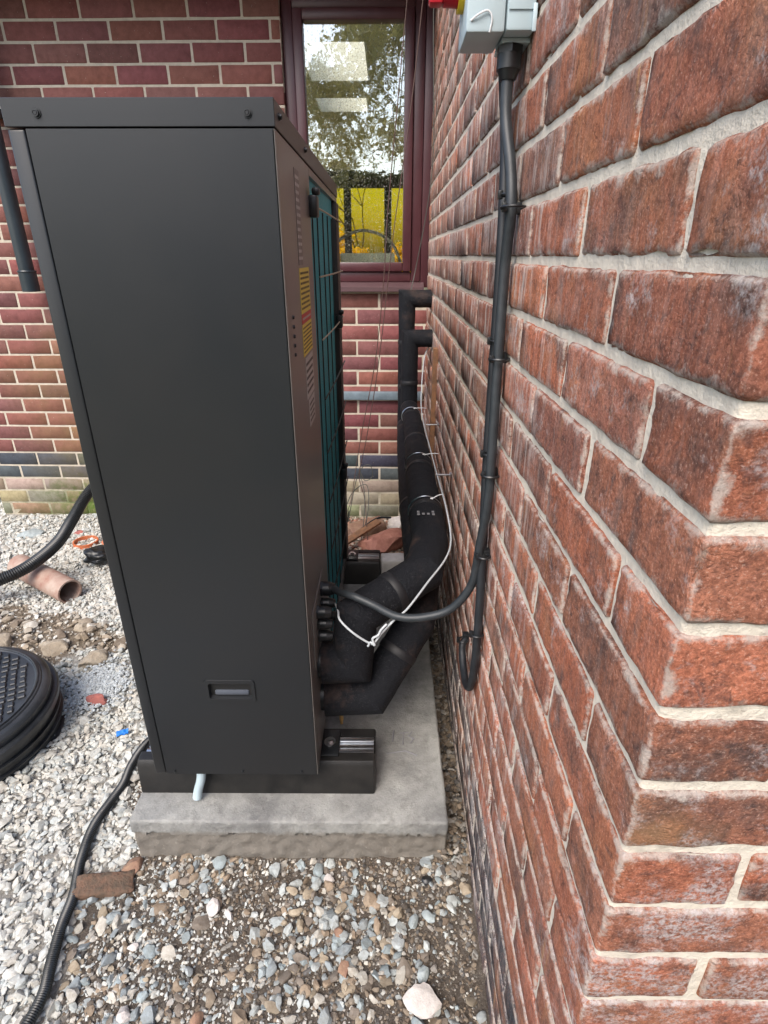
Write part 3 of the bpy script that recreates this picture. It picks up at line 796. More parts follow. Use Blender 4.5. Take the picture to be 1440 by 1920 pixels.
def tree(name, label, cat, loc, h, leaf, nleaf, ls, seed, group=None, levels=4, spread=.6):
    r_ = random.Random(seed); t = thing(name, label, cat, loc, group); segs, tips = branches(r_, (0, 0, 0), h, spread, levels, .03 * h)
    V, F = [], []
    for a, b, ra, rb in segs:
        ax = (b - a).normalized(); u = ax.orthogonal().normalized(); w_ = ax.cross(u); i0 = len(V)
        for p, rr in ((a, ra), (b, rb)):
            for k in range(4): an = k * math.pi / 2; V.append(p + (u * math.cos(an) + w_ * math.sin(an)) * rr)
        for k in range(4): F.append((i0 + k, i0 + (k + 1) % 4, i0 + 4 + (k + 1) % 4, i0 + 4 + k))
    obj('trunk', mesh_data('trunk', V, F, M_BARK, True), t)
    V, F = [], []
    for _ in range(nleaf):
        c = r_.choice(tips) + Vector((r_.gauss(0, .12 * h), r_.gauss(0, .12 * h), r_.gauss(0, .1 * h)))
        u = Vector((r_.gauss(0, 1), r_.gauss(0, 1), r_.gauss(0, 1))).normalized(); w_ = u.orthogonal().normalized(); s_ = ls * r_.uniform(.5, 1.3); i0 = len(V)
        V += [c - u * s_, c + w_ * s_ * .5, c + u * s_, c - w_ * s_ * .5]; F.append((i0, i0 + 1, i0 + 2, i0 + 3))
    obj('crown', mesh_data('crown', V, F, leaf), t)
tree('flowering_shrub', 'yellow flowering shrub beyond the glazed doors, nearer one', 'shrub', (-.6, 12.4, -.1), .62, M_YL, 12000, .07, 3, None, 3, .8)
tree('flowering_shrub', 'tall yellow flowering shrub behind, filling the doors to the left', 'shrub', (-1.9, 13.4, -.1), .8, M_YL, 12000, .07, 4, None, 3, .8)
tree('flowering_shrub', 'yellow flowering shrub at the right edge of the far garden', 'shrub', (.6, 13.2, -.1), .7, M_YL, 12000, .07, 8, None, 3, .8)
tree('bare_tree', 'bare twiggy tree in the garden, silhouetted in the yellow glazing', 'tree', (-.25, 13.5, -.1), 1.5, M_YL, 300, .03, 33, None, 5, .5)
for i, (x, y, h) in enumerate([(-2.2, -7.5, 1.9), (.4, -8.2, 2.3), (2.6, -9.5, 2.2)]):
    tree('tree', ['sparse tree behind the viewer, left one', 'taller twiggy tree behind the viewer, middle one', 'leafy tree behind the viewer, right one'][i], 'tree', (x, y, -.1), h, M_GLF, 4200, .07, 20 + i)

hg = thing('added_hedge', 'tall evergreen screen added unseen behind the viewer to block sky glow', 'added_hedge', (0, -11, -.1))  # unseen, added to keep sky glow out of the pane's reflection
r_ = random.Random(77); V, F = [], []
for _ in range(16000):
    f_ = r_.choice((0, 0, 1)); c = Vector((r_.uniform(-7, 7), r_.uniform(.35, .6) if f_ == 0 else r_.uniform(-.5, .5), r_.uniform(0, 3.3) if f_ == 0 else r_.uniform(3.1, 3.4)))
    u = Vector((r_.gauss(0, 1), r_.gauss(0, 1), r_.gauss(0, 1))).normalized(); w_ = u.orthogonal().normalized(); i0 = len(V); s_ = r_.uniform(.05, .11)
    V += [c - u * s_, c + w_ * s_ * .5, c + u * s_, c - w_ * s_ * .5]; F.append((i0, i0 + 1, i0 + 2, i0 + 3))
obj('foliage', mesh_data('foliage', V, F, M_HG), hg)
mb = MB(); mb.box((-7, -.45, 0), (7, .4, 3.2), .1); mb.done('inner_growth', M_BARK, hg)
# ------------------------------------------------------------------ downpipe on the back wall
dp = thing('downpipe', 'dark grey round downpipe ending in a socket on the crimson brick wall', 'downpipe', (-1.76, 2.985, 1.19))
tube('pipe', [(0, 0, .03), (0, 0, .5), (0, 0, 1.25)], .034, M_DP, dp, n=2, seg=20, raw=True)
tube('socket', [(0, 0, -.03), (0, 0, -.0), (0, 0, .06)], .040, M_DP, dp, seg=20, raw=True)
mb = MB(); mb.tor((0, 0, .062), (0, 0, 1), .038, .005, 20); mb.done('rim', M_DP, dp)
mb = MB(); mb.box((-.045, -.002, .7), (.045, .10, .725), .003); mb.done('bracket', M_DP, dp)

# ------------------------------------------------------------------ concrete slab
def rough_slab(name, lo, hi, mat, n, amp, **k):
    xs_, ys_, zs_ = n; V, F, U = brick_geo(lo, hi, n, amp, .004, 3.3)
    for v in V:
        lim = .083 + .016 * noise.noise(Vector((v.x * 14, 0, 2))) + .007 * noise.noise(Vector((v.x * 70, 0, 2)))
        if v.z < lim and v.y < lo[1] + .02: v.y += .009 + .006 * noise.noise(v * 45)
        elif v.z < lim + .03 and v.y < lo[1] + .02: v.y += .0025 * noise.noise(v * 120)
    me = mesh_data(name, V, F, mat, True, U); me.set_sharp_from_angle(angle=R(40)); return obj(name, me, **k)
    return obj(name, mesh_data(name, V, F, mat, True, U), **k)
rough_slab('concrete_slab', (-.597, .892, -.14), (.143, 2.10, .13), M_CO, (140, 60, 30), .0011, label='grey cast concrete base slab under the black unit', cat='slab')

# ------------------------------------------------------------------ rubber feet
def foot(y0, label):
    x0, x1 = -.597, -.027
    t = thing('rubber_foot', label, 'mounting foot', ((x0 + x1) / 2, y0 + .065, .1305), group='rubber mounting feet on the slab')
    w_ = (x1 - x0) / 2
    mb = MB(); b = .010
    pts = [(-w_, -.065, 0), (-w_, .065, 0), (-w_, .058, .082), (-w_, .050, .093), (-w_, .026, .094), (-w_, .026, .078), (-w_, -.026, .078), (-w_, -.026, .094), (-w_, -.050, .093), (-w_, -.058, .082)]
    mb.prism(pts, (2 * w_, 0, 0)); ed = [e for e in mb.b.edges if abs(e.verts[0].co.x - e.verts[1].co.x) < 1e-5]
    bmesh.ops.bevel(mb.b, geom=ed, offset=.006, segments=3, affect='EDGES', profile=.5)
    mb.done('body', M_RU, t)
    mb = MB(); mb.box((-w_ + .012, -.024, .079), (w_ - .004, .024, .083)); mb.box((-w_ + .012, -.024, .0835), (w_ - .004, -.014, .092), .002); mb.box((-w_ + .012, .014, .0835), (w_ - .004, .024, .092), .002)
    mb.box((-w_ + .012, -.006, .0835), (w_ - .004, .006, .0875), .002)
    mb.done('channel', M_ZN, t)
    mb = MB(); mb.box((w_ - .145, -.040, .094), (w_ - .088, .040, .100), .003); mb.done('clamp_plate', M_BK, t)
    mb = MB(); mb.cyl((w_ - .112, 0, .100), (w_ - .112, 0, .103), .014, 20); mb.done('washer', M_ZN, t)
    mb = MB(); mb.cyl((w_ - .112, 0, .103), (w_ - .112, 0, .110), .008, 6); mb.done('bolt', M_ZN, t)
    return t
foot(.968, 'black rubber mounting foot with zinc channel at the front of the slab')
foot(1.93, 'black rubber mounting foot with zinc channel at the rear of the slab')

# ------------------------------------------------------------------ heat pump unit
X0, X1, Y0, Y1, ZB, ZT = -.533, -.158, .937, 1.995, .231, 1.518
hp = thing('heat_pump', 'tall charcoal outdoor heat pump casing with teal coil on its right side', 'heat pump', ((X0 + X1) / 2, (Y0 + Y1) / 2, ZB))
hl = Vector(hp.location)
def hbox(mb, lo, hi, bev=0, seg=2): mb.box(Vector(lo) - hl, Vector(hi) - hl, bev, seg)
def hv(p): return Vector(p) - hl
mb = MB(); hbox(mb, (X0 + .006, Y0 + .008, ZB + .004), (X1 - .03, Y1 - .01, ZT - .04)); mb.done('inner_casing', M_INK, hp, False)
# end panel with recessed handle (ring of faces round the opening)
HX0, HX1, HZ0, HZ1 = -.384, -.281, .450, .505
mb = MB(); px0 = X0 + .0265
ox = [px0, HX0, HX1, X1 - .0015]; oz = [ZB, HZ0, HZ1, ZT - .036]
for i in range(3):
    for j in range(3):
        if i == 1 and j == 1: continue
        a = mb.b.verts.new(hv((ox[i], Y0, oz[j]))); b_ = mb.b.verts.new(hv((ox[i + 1], Y0, oz[j]))); c = mb.b.verts.new(hv((ox[i + 1], Y0, oz[j + 1]))); d = mb.b.verts.new(hv((ox[i], Y0, oz[j + 1])))
        mb.b.faces.new((a, b_, c, d))
bmesh.ops.remove_doubles(mb.b, verts=mb.b.verts, dist=1e-5)
r_ = bmesh.ops.extrude_face_region(mb.b, geom=list(mb.b.faces)); bmesh.ops.translate(mb.b, verts=[v for v in r_['geom'] if isinstance(v, bmesh.types.BMVert)], vec=(0, .006, 0))
mb.done('end_panel', M_PC, hp, False)
mb = MB(); hbox(mb, (X0, Y0 + .001, ZB), (X0 + .024, Y0 + .04, ZT - .036), .003, 3); mb.done('corner_post', M_PC, hp)
mb = MB(); hbox(mb, (X0, Y0 + .042, ZB), (X0 + .004, Y1, ZT - .036)); mb.done('fan_side_panel', M_PC, hp, False)
# handle: bezel + dished cup
mb = MB()
def rrect(cx, cz, w_, h_, r, y, n=5):
    o = []
    for (sx, sz, a0) in ((1, 1, 0), (-1, 1, 90), (-1, -1, 180), (1, -1, 270)):
        for k in range(n + 1):
            a = R(a0 + 90 * k / n); o.append(mb.b.verts.new(hv((cx + sx * (w_ - r) + r * math.cos(a), y, cz + sz * (h_ - r) + r * math.sin(a)))))
    return o
cx, cz = (HX0 + HX1) / 2, (HZ0 + HZ1) / 2
loops = [rrect(cx, cz, .0535, .0290, .008, Y0 + .0005), rrect(cx, cz, .0530, .0285, .008, Y0 - .0028), rrect(cx, cz, .0455, .0205, .005, Y0 - .0028), rrect(cx, cz, .0435, .0185, .004, Y0 + .012), rrect(cx, cz - .002, .038, .012, .004, Y0 + .024)]
for a, b_ in zip(loops, loops[1:]):
    for k in range(len(a)): mb.b.faces.new((a[k], a[(k + 1) % len(a)], b_[(k + 1) % len(a)], b_[k]))
mb.b.faces.new(loops[-1]); hd = mb.done('handle', M_PC, hp)
mb = MB(); hbox(mb, (cx - .036, Y0 + .004, cz - .0165), (cx + .038, Y0 + .0215, cz - .004), .004); mb.done('grip', simple('grey_grip_plastic', (.07, .08, .10), .35), hd)
# lid
mb = MB(); hbox(mb, (X0 - .0012, Y0 - .0012, ZT - .034), (X1 + .0012, Y1 + .002, ZT), .0008, 1); lid = mb.done('lid', M_PC, hp, False)
def screw(x, y, z, ax, par, r=.0065):
    d = Vector(ax); p = hv((x, y, z)); mb = MB()
    mb.cyl(p, p + d * .0015, r, 18); mb.cyl(p + d * .0014, p + d * .0042, r * .72, 14); mb.tor(p + d * .004, ax, r * .42, r * .13, 12, 4)
    mb.done('screw', M_BK, par)
for x in (-.486, -.194): screw(x, Y0 - .0012, ZT - .018, (0, -1, 0), lid)
for y in (.972, 1.25): screw(X1 + .0012, y, ZT - .016, (1, 0, 0), lid, .005)
for x in (-.487, -.33, -.195): screw(x, Y0, ZB + .010, (0, -1, 0), hp, .0035)
# right side: solid panel, coil recess, end post
mb = MB(); hbox(mb, (X1 - .004, Y0, ZB), (X1, 1.255, ZT - .036), .0008, 1); mb.done('service_panel', M_TP, hp)
mb = MB(); hbox(mb, (X1 - .005, 1.258, ZB), (X1 - .001, 1.31, ZT - .036)); mb.done('inner_post', M_TP, hp, False)
mb = MB(); hbox(mb, (X1 - .02, 1.312, ZT - .050), (X1 - .001, Y1 - .002, ZT - .036)); mb.done('coil_rail', M_TP, hp, False)
mb = MB(); hbox(mb, (X1 - .02, 1.312, ZB), (X1 - .001, Y1 - .002, ZB + .03)); mb.done('coil_rail', M_TP, hp, False)
mb = MB(); hbox(mb, (X1 - .028, 1.90, ZB + .031), (X1 + .004, Y1 - .001, ZT - .051), .002, 2); mb.done('end_post', M_INK, hp)
mb = MB(); hbox(mb, (X1 - .030, 1.311, ZB + .03), (X1 - .010, 1.90, ZT - .05)); coil = mb.done('coil', M_COIL, hp, False)
for y in (1.38, 1.475, 1.60, 1.72, 1.84):
    tube('guard_wire', [hv((X1 - .006, y, ZB + .035)), hv((X1 - .006, y, ZT - .10))], .0019, M_DW, coil, raw=True, seg=6)
for k, z in enumerate((1.418, 1.275, 1.132, .985, .84, .695, .55, .405)):
    tube('guard_wire', [hv((X1 - .001, 1.33 if k == 0 else 1.44, z)), hv((X1 + .006, 1.7, z)), hv((X1 + .008, 2.03, z))], .0021, M_CW if k < 3 else M_DW, coil, n=3, seg=6)  # upper wires cream, lower ones darker
for z in (1.41, 1.13, .62):
    mb = MB(); hbox(mb, (X1 - .004, 1.29 if z > 1.2 else 1.86, z - .018), (X1 + .016, 1.325 if z > 1.2 else 1.895, z + .022), .004); hbox(mb, (X1 + .004, 1.30 if z > 1.2 else 1.87, z + .0225), (X1 + .02, 1.32 if z > 1.2 else 1.89, z + .036), .004); mb.done('bracket', M_BK, hp)
# stickers on the service panel, with rows of small print
def sticker(y0, y1, z0, z1, mat, rows, ink=M_INK, seed=1):
    r_ = random.Random(seed); mb = MB(); hbox(mb, (X1 + .0002, y0, z0), (X1 + .0007, y1, z1)); s_ = mb.done('sticker', mat, hp, False)
    if rows:
        mb = MB(); dz = (z1 - z0) / (rows + 1)
        for i in range(rows):
            z = z1 - dz * (i + 1); yy = y0 + .006
            while yy < y1 - .012:
                L = r_.uniform(.004, .014); hbox(mb, (X1 + .0008, yy, z - dz * .22), (X1 + .0010, min(yy + L, y1 - .005), z + dz * .22)); yy += L + .004
        mb.done('print', ink, s_, False)
sticker(1.095, 1.150, 1.305, 1.455, M_CLR, 12, M_WST, 5)
sticker(1.095, 1.225, 1.222, 1.300, M_YST, 8)
sticker(1.095, 1.225, 1.204, 1.221, M_RST, 1, M_WST)
sticker(1.095, 1.225, 1.145, 1.203, M_YST, 7, M_INK, 4)
sticker(1.110, 1.220, 1.060, 1.140, M_WST, 5, M_INK, 6)
sticker(1.130, 1.215, 1.000, 1.055, M_WST, 4, M_INK, 7)
mb = MB()
for k in range(5): mb.cyl(hv((X1, .991, 1.166 + k * .0152)), hv((X1 + .003, .991, 1.166 + k * .0152)), .0035, 10, .0025)
mb.done('vent_louvre', M_BK, hp)
# glands
def gland(y, z, r, par, nm='cable_gland'):
    mb = MB(); a = hv((X1, y, z))
    mb.cyl(a, a + Vector((.008, 0, 0)), r * 1.15, 6); mb.cyl(a + Vector((.008, 0, 0)), a + Vector((.022, 0, 0)), r, 12); mb.cyl(a + Vector((.022, 0, 0)), a + Vector((.036, 0, 0)), r * 1.02, 10, r * .72)
    mb.done(nm, M_BK, par)
for y, z, r in ((1.135, .608, .017), (1.05, .600, .014), (1.13, .571, .013), (1.055, .566, .013), (1.12, .541, .014), (1.055, .533, .013)): gland(y, z, r, hp)
mb = MB(); hbox(mb, (X1 + .0001, .99, .49), (X1 + .003, 1.19, .635), .001); mb.done('gland_plate', M_TP, hp)
for y, z in ((1.06, .455), (1.075, .342)):
    mb = MB(); mb.cyl(hv((X1 - .002, y, z)), hv((X1 + .012, y, z)), .036, 24); mb.done('pipe_collar', M_BK, hp)
mb = MB(); mb.cyl(hv((X1 + .045, 1.075, .300)), hv((X1 + .045, 1.075, .262)), .0055, 10); mb.cyl(hv((X1 + .045, 1.075, .262)), hv((X1 + .045, 1.075, .250)), .004, 6); mb.done('drain_valve', M_BRS, hp)

# condensate stub
tube('drain_tube', [(-.432, .985, .243), (-.432, .955, .236), (-.436, .950, .20), (-.447, .950, .165), (-.452, .946, .142)], .0105, M_GRY, None, label='short grey drain tube hanging from under the casing over the front foot', cat='tube')

# ------------------------------------------------------------------ insulated pipes
def mitre_tube(name, pts, rf, mat, seg=28, rough=.002):
    P = [Vector(p) for p in pts]; rings = []; tot = sum((b - a).length for a, b in zip(P, P[1:])); acc = 0
    for k, (a, b) in enumerate(zip(P, P[1:])):
        d = (b - a).normalized(); L = (b - a).length; r0 = rf(0, acc / tot)
        def marg(q0, q1, q2):
            th = (q1 - q0).angle(q2 - q1); return r0 * 1.05 * math.tan(th / 2) + .004
        m0 = marg(P[k - 1], a, b) if k else 0; m1 = marg(a, b, P[k + 2]) if k < len(P) - 2 else 0
        rings.append((a, d, (P[k] - P[k - 1]).normalized() if k else d, acc))
        if m0 + m1 < L:
            n = max(1, int((L - m0 - m1) / .010))
            for q in range(0 if k else 1, n + 1):
                s_ = m0 + (L - m0 - m1) * q / n
                if s_ < L - .001: rings.append((a + d * s_, d, d, acc + s_))
        acc += L
    rings.append((P[-1], d, d, acc)); V, F = [], []; u = rings[0][1].orthogonal().normalized()
    for p, dn, dp, s_ in rings:
        t = (dn + dp).normalized(); u = (u - t * u.dot(t)).normalized(); w_ = t.cross(u); rr = rf(0, s_ / tot); e = dn - dp; el = e.length
        if el > 1e-4: e = e / el
        kk = 1 / max(.3, t.dot(dn))
        for q in range(seg):
            an = 2 * math.pi * q / seg; dd = u * math.cos(an) + w_ * math.sin(an)
            x = rr + rough * (noise.noise((p + dd * rr) * 22) + .5 * noise.noise((p + dd * rr) * 70)); o_ = dd * x
            if el > 1e-4: o_ += e * (o_.dot(e)) * (kk - 1)
            V.append(p + o_)
    n = len(rings)
    for i in range(n - 1):
        for q in range(seg):
            a = i * seg + q; b = i * seg + (q + 1) % seg; F.append((a, b, b + seg, a + seg))
    V += [P[0], P[-1]]; c0 = len(V) - 2
    for q in range(seg): F.append((c0, (q + 1) % seg, q)); F.append((c0 + 1, (n - 1) * seg + q, (n - 1) * seg + (q + 1) % seg))
    me = mesh_data(name, V, F, mat, True); me.set_sharp_from_angle(angle=R(24)); return me
def pipe(name, pts, r, label, joints, sub=None):
    t = thing(name, label, 'pipe', pts[-1], group='insulated pipes along the brick wall'); L = Vector(pts[-1])
    Q = [Vector(p) - L for p in pts]
    obj('insulation', mitre_tube('insulation', Q, r, M_FO), t)
    P = []
    for a, b in zip(Q, Q[1:]):
        m = max(1, int((b - a).length / .009)); P += [a + (b - a) * k / m for k in range(m)]
    P.append(Q[-1])
    for f in joints:
        i = int(f * (len(P) - 2)); i = max(2, min(i, len(P) - 4)); a = P[i]; d = (P[i + 1] - P[i - 1]).normalized(); rr = r(i, f) + .0006
        obj('tape_joint', tube_me('tape_joint', [a - d * .010, a - d * .008, a + d * .008, a + d * .010], lambda k, ff: rr + (.0014 if k in (1, 2) else .0), M_TAPE, 28), t)
    return t
PA = [(.198, 2.62, .985), (.100, 2.62, .985), (.100, 2.60, .68), (.110, 2.3, .672), (.110, 1.7, .652), (.113, 1.32, .636), (.088, 1.18, .628), (-.068, 1.07, .578), (-.080, 1.060, .457), (-.150, 1.058, .455)]
PBp = [(.198, 2.72, 1.145), (.088, 2.72, 1.145), (.088, 2.70, .575), (.085, 2.4, .565), (.090, 1.7, .548), (.098, 1.34, .53), (.072, 1.18, .48), (-.036, 1.08, .342), (-.150, 1.075, .340)]
rA = lambda i, f: .038 if f < .25 else (.038 + .010 * min(1, (f - .25) / .35))
pipe('insulated_pipe', PA, rA, 'upper black foam insulated pipe with cable ties, bending into the charcoal casing', [.13, .2, .27, .42, .56, .70, .875])
pipe('insulated_pipe', PBp, rA, 'black foam insulated pipe tucked below and behind, entering the casing near the foot', [.12, .2, .3, .66, .80, .915])
# elbow piece where the run meets the casing: visible seam collar
# cable ties round the pipe (each with a tail)
def tie(p, d, r, label, tail=(.05, 0, 0)):
    t = thing('cable_tie', label, 'cable tie', p, 'white cable ties round the upper pipe')
    mb = MB(); mb.tor((0, 0, 0), d, r, .0018, 28, 5); mb.done('strap', M_ZN, t)
    h_ = Vector((.35, -.3, 1)).normalized() * (r + .001); mb = MB(); mb.box(h_ - Vector((.004, .004, .003)), h_ + Vector((.004, .004, .003)), .001); mb.done('head', M_WH, t)
    tube('tail', [h_, h_ + Vector(tail) * .6 + Vector((0, 0, .002)), h_ + Vector(tail)], .0015, M_WH, t, n=3, seg=5)
tie((.104, 2.42, .683), (0, 1, .03), .041, 'white cable tie round the upper pipe, farthest from the viewer, at the bend')
tie((.110, 1.86, .657), (0, 1, .03), .046, 'white cable tie with a tail in the middle of the upper pipe run', (.05, 0, .004))
tie((.111, 1.50, .643), (.02, 1, .03), .049, 'white cable tie nearest to the bend of the upper pipe', (.03, .01, .01))
# wall studs carrying a fixing nut
for (y, z, lab) in ((2.1, .735, 'short galvanised wall stud behind the pipes, farther one'), (1.62, .712, 'short galvanised wall stud with nut beside the pipe, nearer one')):
    t = thing('wall_stud', lab, 'threaded stud', (XW, y, z), 'galvanised studs in the brick wall')
    mb = MB(); mb.cyl((0, 0, 0), (-.050, 0, 0), .0028, 8); mb.done('rod', M_ZN, t)
    mb = MB(); mb.cyl((-.002, 0, 0), (-.008, 0, 0), .008, 6); mb.done('nut', M_ZN, t)
# print marks on the foam
mb = MB()
for i in range(4):
    for j in range(2):
        if rnd.random() < .85:
            a = R(62 + i * 8); rr = .0468; c = Vector((.111 - rr * math.cos(a) * .2 + .012 * i - .022, 1.40 - j * .016, .642 + rr * 1.0 - .0006 * (i - 1.5) ** 2))
            mb.box(c - Vector((.0035, .0045, .0012)), c + Vector((.0035, .0045, .0008)))
mb.done('printed_mark', M_INKG, None, False, label='faint grey printing on top of the black pipe foam near the bend', cat='print')

# ------------------------------------------------------------------ sensor cable (white), flex, black wall cables
tube('sensor_cable', [(X1 + .035, 1.13, .571), (-.108, 1.05, .604), (-.100, 1.004, .612), (-.072, .984, .594), (-.040, .985, .568), (-.028, .985, .566), (-.010, .99, .590), (.02, 1.0, .62), (.045, 1.015, .635), (.09, 1.085, .655), (.142, 1.19, .662), (.164, 1.30, .662), (.162, 1.45, .690), (.160, 1.7, .680), (.158, 2.0, .674), (.150, 2.3, .69), (.150, 2.5, .74), (.165, 2.6, .90), (.192, 2.63, .955)], .0024, M_WHC, None, label='thin white sensor cable running along the black pipe', cat='cable', seg=8)
tube('cable_knot', [(-.040, .983, .560), (-.034, .980, .572), (-.026, .978, .566), (-.030, .982, .580), (-.018, .984, .588), (-.012, .986, .600), (.0, .990, .612)], .0026, M_WHC, None, label='twisted end of white cable bound up beside the pipe bend', cat='cable tie', seg=8)
CX = .184
flex = [(X1 + .034, 1.05, .668 - .066), (-.10, 1.045, .605), (-.075, 1.04, .640), (-.03, 1.02, .640), (.02, .99, .632), (.072, .98, .636), (.13, .975, .660), (.168, .965, .725), (.176, .955, .81), (CX - .001, .944, .92), (CX - .001, .950, 1.04), (CX - .001, .958, 1.16), (CX - .001, .965, 1.30), (CX - .001, .952, 1.38), (CX - .004, .968, 1.44), (CX - .012, .995, 1.51), (.172, 1.0, 1.585)]
flex[0] = (X1 + .034, 1.135, .608); flex[1] = (-.108, 1.09, .628); flex[2] = (-.075, 1.04, .650)
tube('flexible_cable', flex, .0085, M_GC, None, label='grey flexible cable sweeping from the casing gland up the brick wall', cat='cable', seg=14)
wc = [(.198, 1.13, .475), (.184, 1.115, .468), (CX - .002, 1.10, .445), (CX - .002, 1.06, .425), (CX - .002, 1.01, .430), (CX, .968, .470), (CX, .945, .56), (CX, .948, .70), (CX, .972, .86), (CX, .992, 1.0), (CX, 1.0, 1.16), (CX, 1.008, 1.30), (CX, 1.022, 1.40), (CX, 1.045, 1.48), (.178, 1.052, 1.545), (.170, 1.035, 1.585)]
tube('wall_cable', wc, .0085, M_CB, None, label='black cable clipped down the brick wall and looping into it near the bottom', cat='cable', seg=14)
def clip(y, z, r, label, x=CX):
    t = thing('cable_clip', label, 'cable clip', (XW, y, z), 'black cable clips on the brick wall')
    mb = MB(); mb.tor((x - XW, 0, 0), (0, .06, 1), r, .0022, 16, 6); mb.done('band', M_BK, t)
    mb = MB(); mb.box((-.014, .008, -.008), (.001, .024, .008), .002); mb.done('base', M_BK, t)
    mb = MB(); mb.box((x - XW - .016, -.004, -.006), (x - XW - .009, .006, .006), .001); mb.done('buckle', M_BK, t)
for y, z, r, l in ((.942, 1.385, .0175, 'wide black cable clip just above the middle of the cable pair'), (.985, 1.345 + .06, .0115, 'small black clip behind the wide one on the rear cable'), (.955, 1.165, .0165, 'black cable clip at window sill height'),
                   (.985, 1.19, .0115, 'small black clip just above the one at sill height'), (.945, .965, .0165, 'black clip where the cables run side by side at mid wall'), (.972, .995, .0112, 'small clip just above the mid wall one'),
                   (.945, .80, .0115, 'small black clip above the level of the grey cable sweep'), (.945, .62, .0115, 'black clip on the front strand of the lower cable loop'), (1.112, .480, .0115, 'black clip on the rear strand of the loop, where it enters the wall')):
    clip(y, z, r, l)

# ------------------------------------------------------------------ isolator
iso = thing('isolator_switch', 'pale blue grey isolator box with red rotary handle high on the brick wall', 'switch', (XW, 1.005, 1.59))
il = Vector(iso.location)
mb = MB(); mb.box((-.040, -.045, .006), (-.001, .045, .160), .004); mb.box((-.040, -.020, 0), (-.001, .045, .0055), .001); mb.done('back_box', M_GRY, iso)
mb = MB(); mb.box((-.094, -.046, .004), (-.0415, .046, .162), .004); mb.done('cover', M_GRY, iso)
mb = MB(); mb.box((-.038, -.0475, .028), (-.003, -.0455, .150), .0008); mb.done('side_plate', M_GRY, iso)
mb = MB(); mb.tor((-.022, -.0480, .062), (0, 1, 0), .009, .0008, 24, 5); mb.box((-.026, -.0490, .067), (-.018, -.0480, .068)); mb.box((-.0245, -.0490, .0545), (-.0195, -.0480, .0555)); mb.done('moulded_mark', simple('grey_moulding', (.16, .21, .25), .5), iso)
mb = MB(); mb.box((-.006, -.050, .004), (-.0005, -.0456, .034), .001); mb.done('lug', M_GRY, iso)
mb = MB(); mb.cyl((-.094, 0, .072), (-.102, 0, .072), .034, 32); mb.done('yellow_plate', M_YEL, iso)
mb = MB(); mb.cyl((-.102, 0, .072), (-.122, 0, .072), .028, 32, .027); hnd = mb.done('red_handle', M_RED, iso)
mb = MB(); mb.box((-.142, -.011, .046), (-.1225, .011, .100), .004); mb.done('grip', M_RED, hnd)
mb = MB(); mb.cyl((-.026, -.006, -.001), (-.026, -.006, -.010), .019, 6); mb.cyl((-.026, -.006, -.010), (-.026, -.006, -.028), .0175, 16); mb.cyl((-.026, -.006, -.028), (-.026, -.006, -.040), .0165, 12, .011); mb.done('cable_gland', M_BK, iso)
tube('latch_wire', [(-.088, -.047, .016), (-.078, -.050, .022), (-.066, -.049, .026), (-.060, -.048, .018), (-.062, -.046, .004)], .0012, M_WH, iso, seg=6)

# ------------------------------------------------------------------ thin loose wires at the back
tube('hanging_wire', [(.10, 2.78, 2.5), (.07, 2.78, 2.2), (.04, 2.78, 1.9), (.0, 2.80, 1.5), (-.02, 2.80, 1.2), (-.06, 2.82, .85), (-.13, 2.84, .50), (-.17, 2.86, .27), (-.20, 2.80, .10), (-.26, 2.7, .0)], .0022, M_WIRE, None, label='brown twin wire hanging in front of the window, left strand', cat='wire', seg=6)
tube('hanging_wire', [(.16, 2.72, 2.5), (.13, 2.74, 2.2), (.09, 2.76, 1.85), (.03, 2.78, 1.45), (.0, 2.80, 1.2), (-.05, 2.80, .80), (-.11, 2.82, .45), (-.15, 2.84, .25), (-.12, 2.80, .12), (-.10, 2.6, -.03)], .0022, M_WIRE, None, label='brown twin wire hanging in front of the window, right strand', cat='wire', seg=6)
tube('loose_wire', [(.165, 2.75, 2.5), (.175, 2.76, 2.1), (.19, 2.78, 1.72), (.17, 2.8, 1.5), (.13, 2.84, 1.27), (.105, 2.78, 1.17)], .0020, M_TEALW, None, label='dark wire bowed against the corner and ending at the pipe elbow', cat='wire', seg=6)
tangle = [(-.22, 2.9, -.05), (-.17, 2.88, .20), (-.13, 2.86, .29), (-.09, 2.85, .30), (-.08, 2.85, .24), (-.12, 2.84, .22), (-.15, 2.86, .27), (-.12, 2.80, .15), (-.13, 2.75, -.02), (-.14, 2.68, -.06), (-.10, 2.72, .10), (-.11, 2.80, .21), (-.19, 2.86, .14), (-.24, 2.86, .02)]
tube('wire_tangle', tangle, .0022, M_TEALW, None, label='tangle of stiff dark wire standing in the rubble by the plinth', cat='wire', seg=6)
tube('black_cord', [(-.24, 2.5, -.05), (-.16, 2.66, -.01), (-.06, 2.78, .02), (.02, 2.82, .01)], .006, M_CB, None, label='dark cord lying over the rubble behind the unit', cat='cord', seg=8)
tube('black_cord', [(-.16, 2.14, -.01), (-.06, 2.20, -.02), (.03, 2.28, -.03), (.10, 2.36, -.03), (.14, 2.4, -.03)], .006, M_CB, None, label='dark cord lying on the gravel directly behind the slab', cat='cord', seg=8)

# timber against the wall behind the pipes
mb = MB(); mb.box((-.010, -.022, 0), (.010, .022, 1.05), .002, 1, Matrix.Rotation(R(.4), 3, 'Y'), (0, 0, 0)); o = mb.done('timber_batten', M_WOOD, None, label='orange brown timber batten standing against the wall behind the pipes', cat='batten'); o.location = (.183, 2.3, -.06)

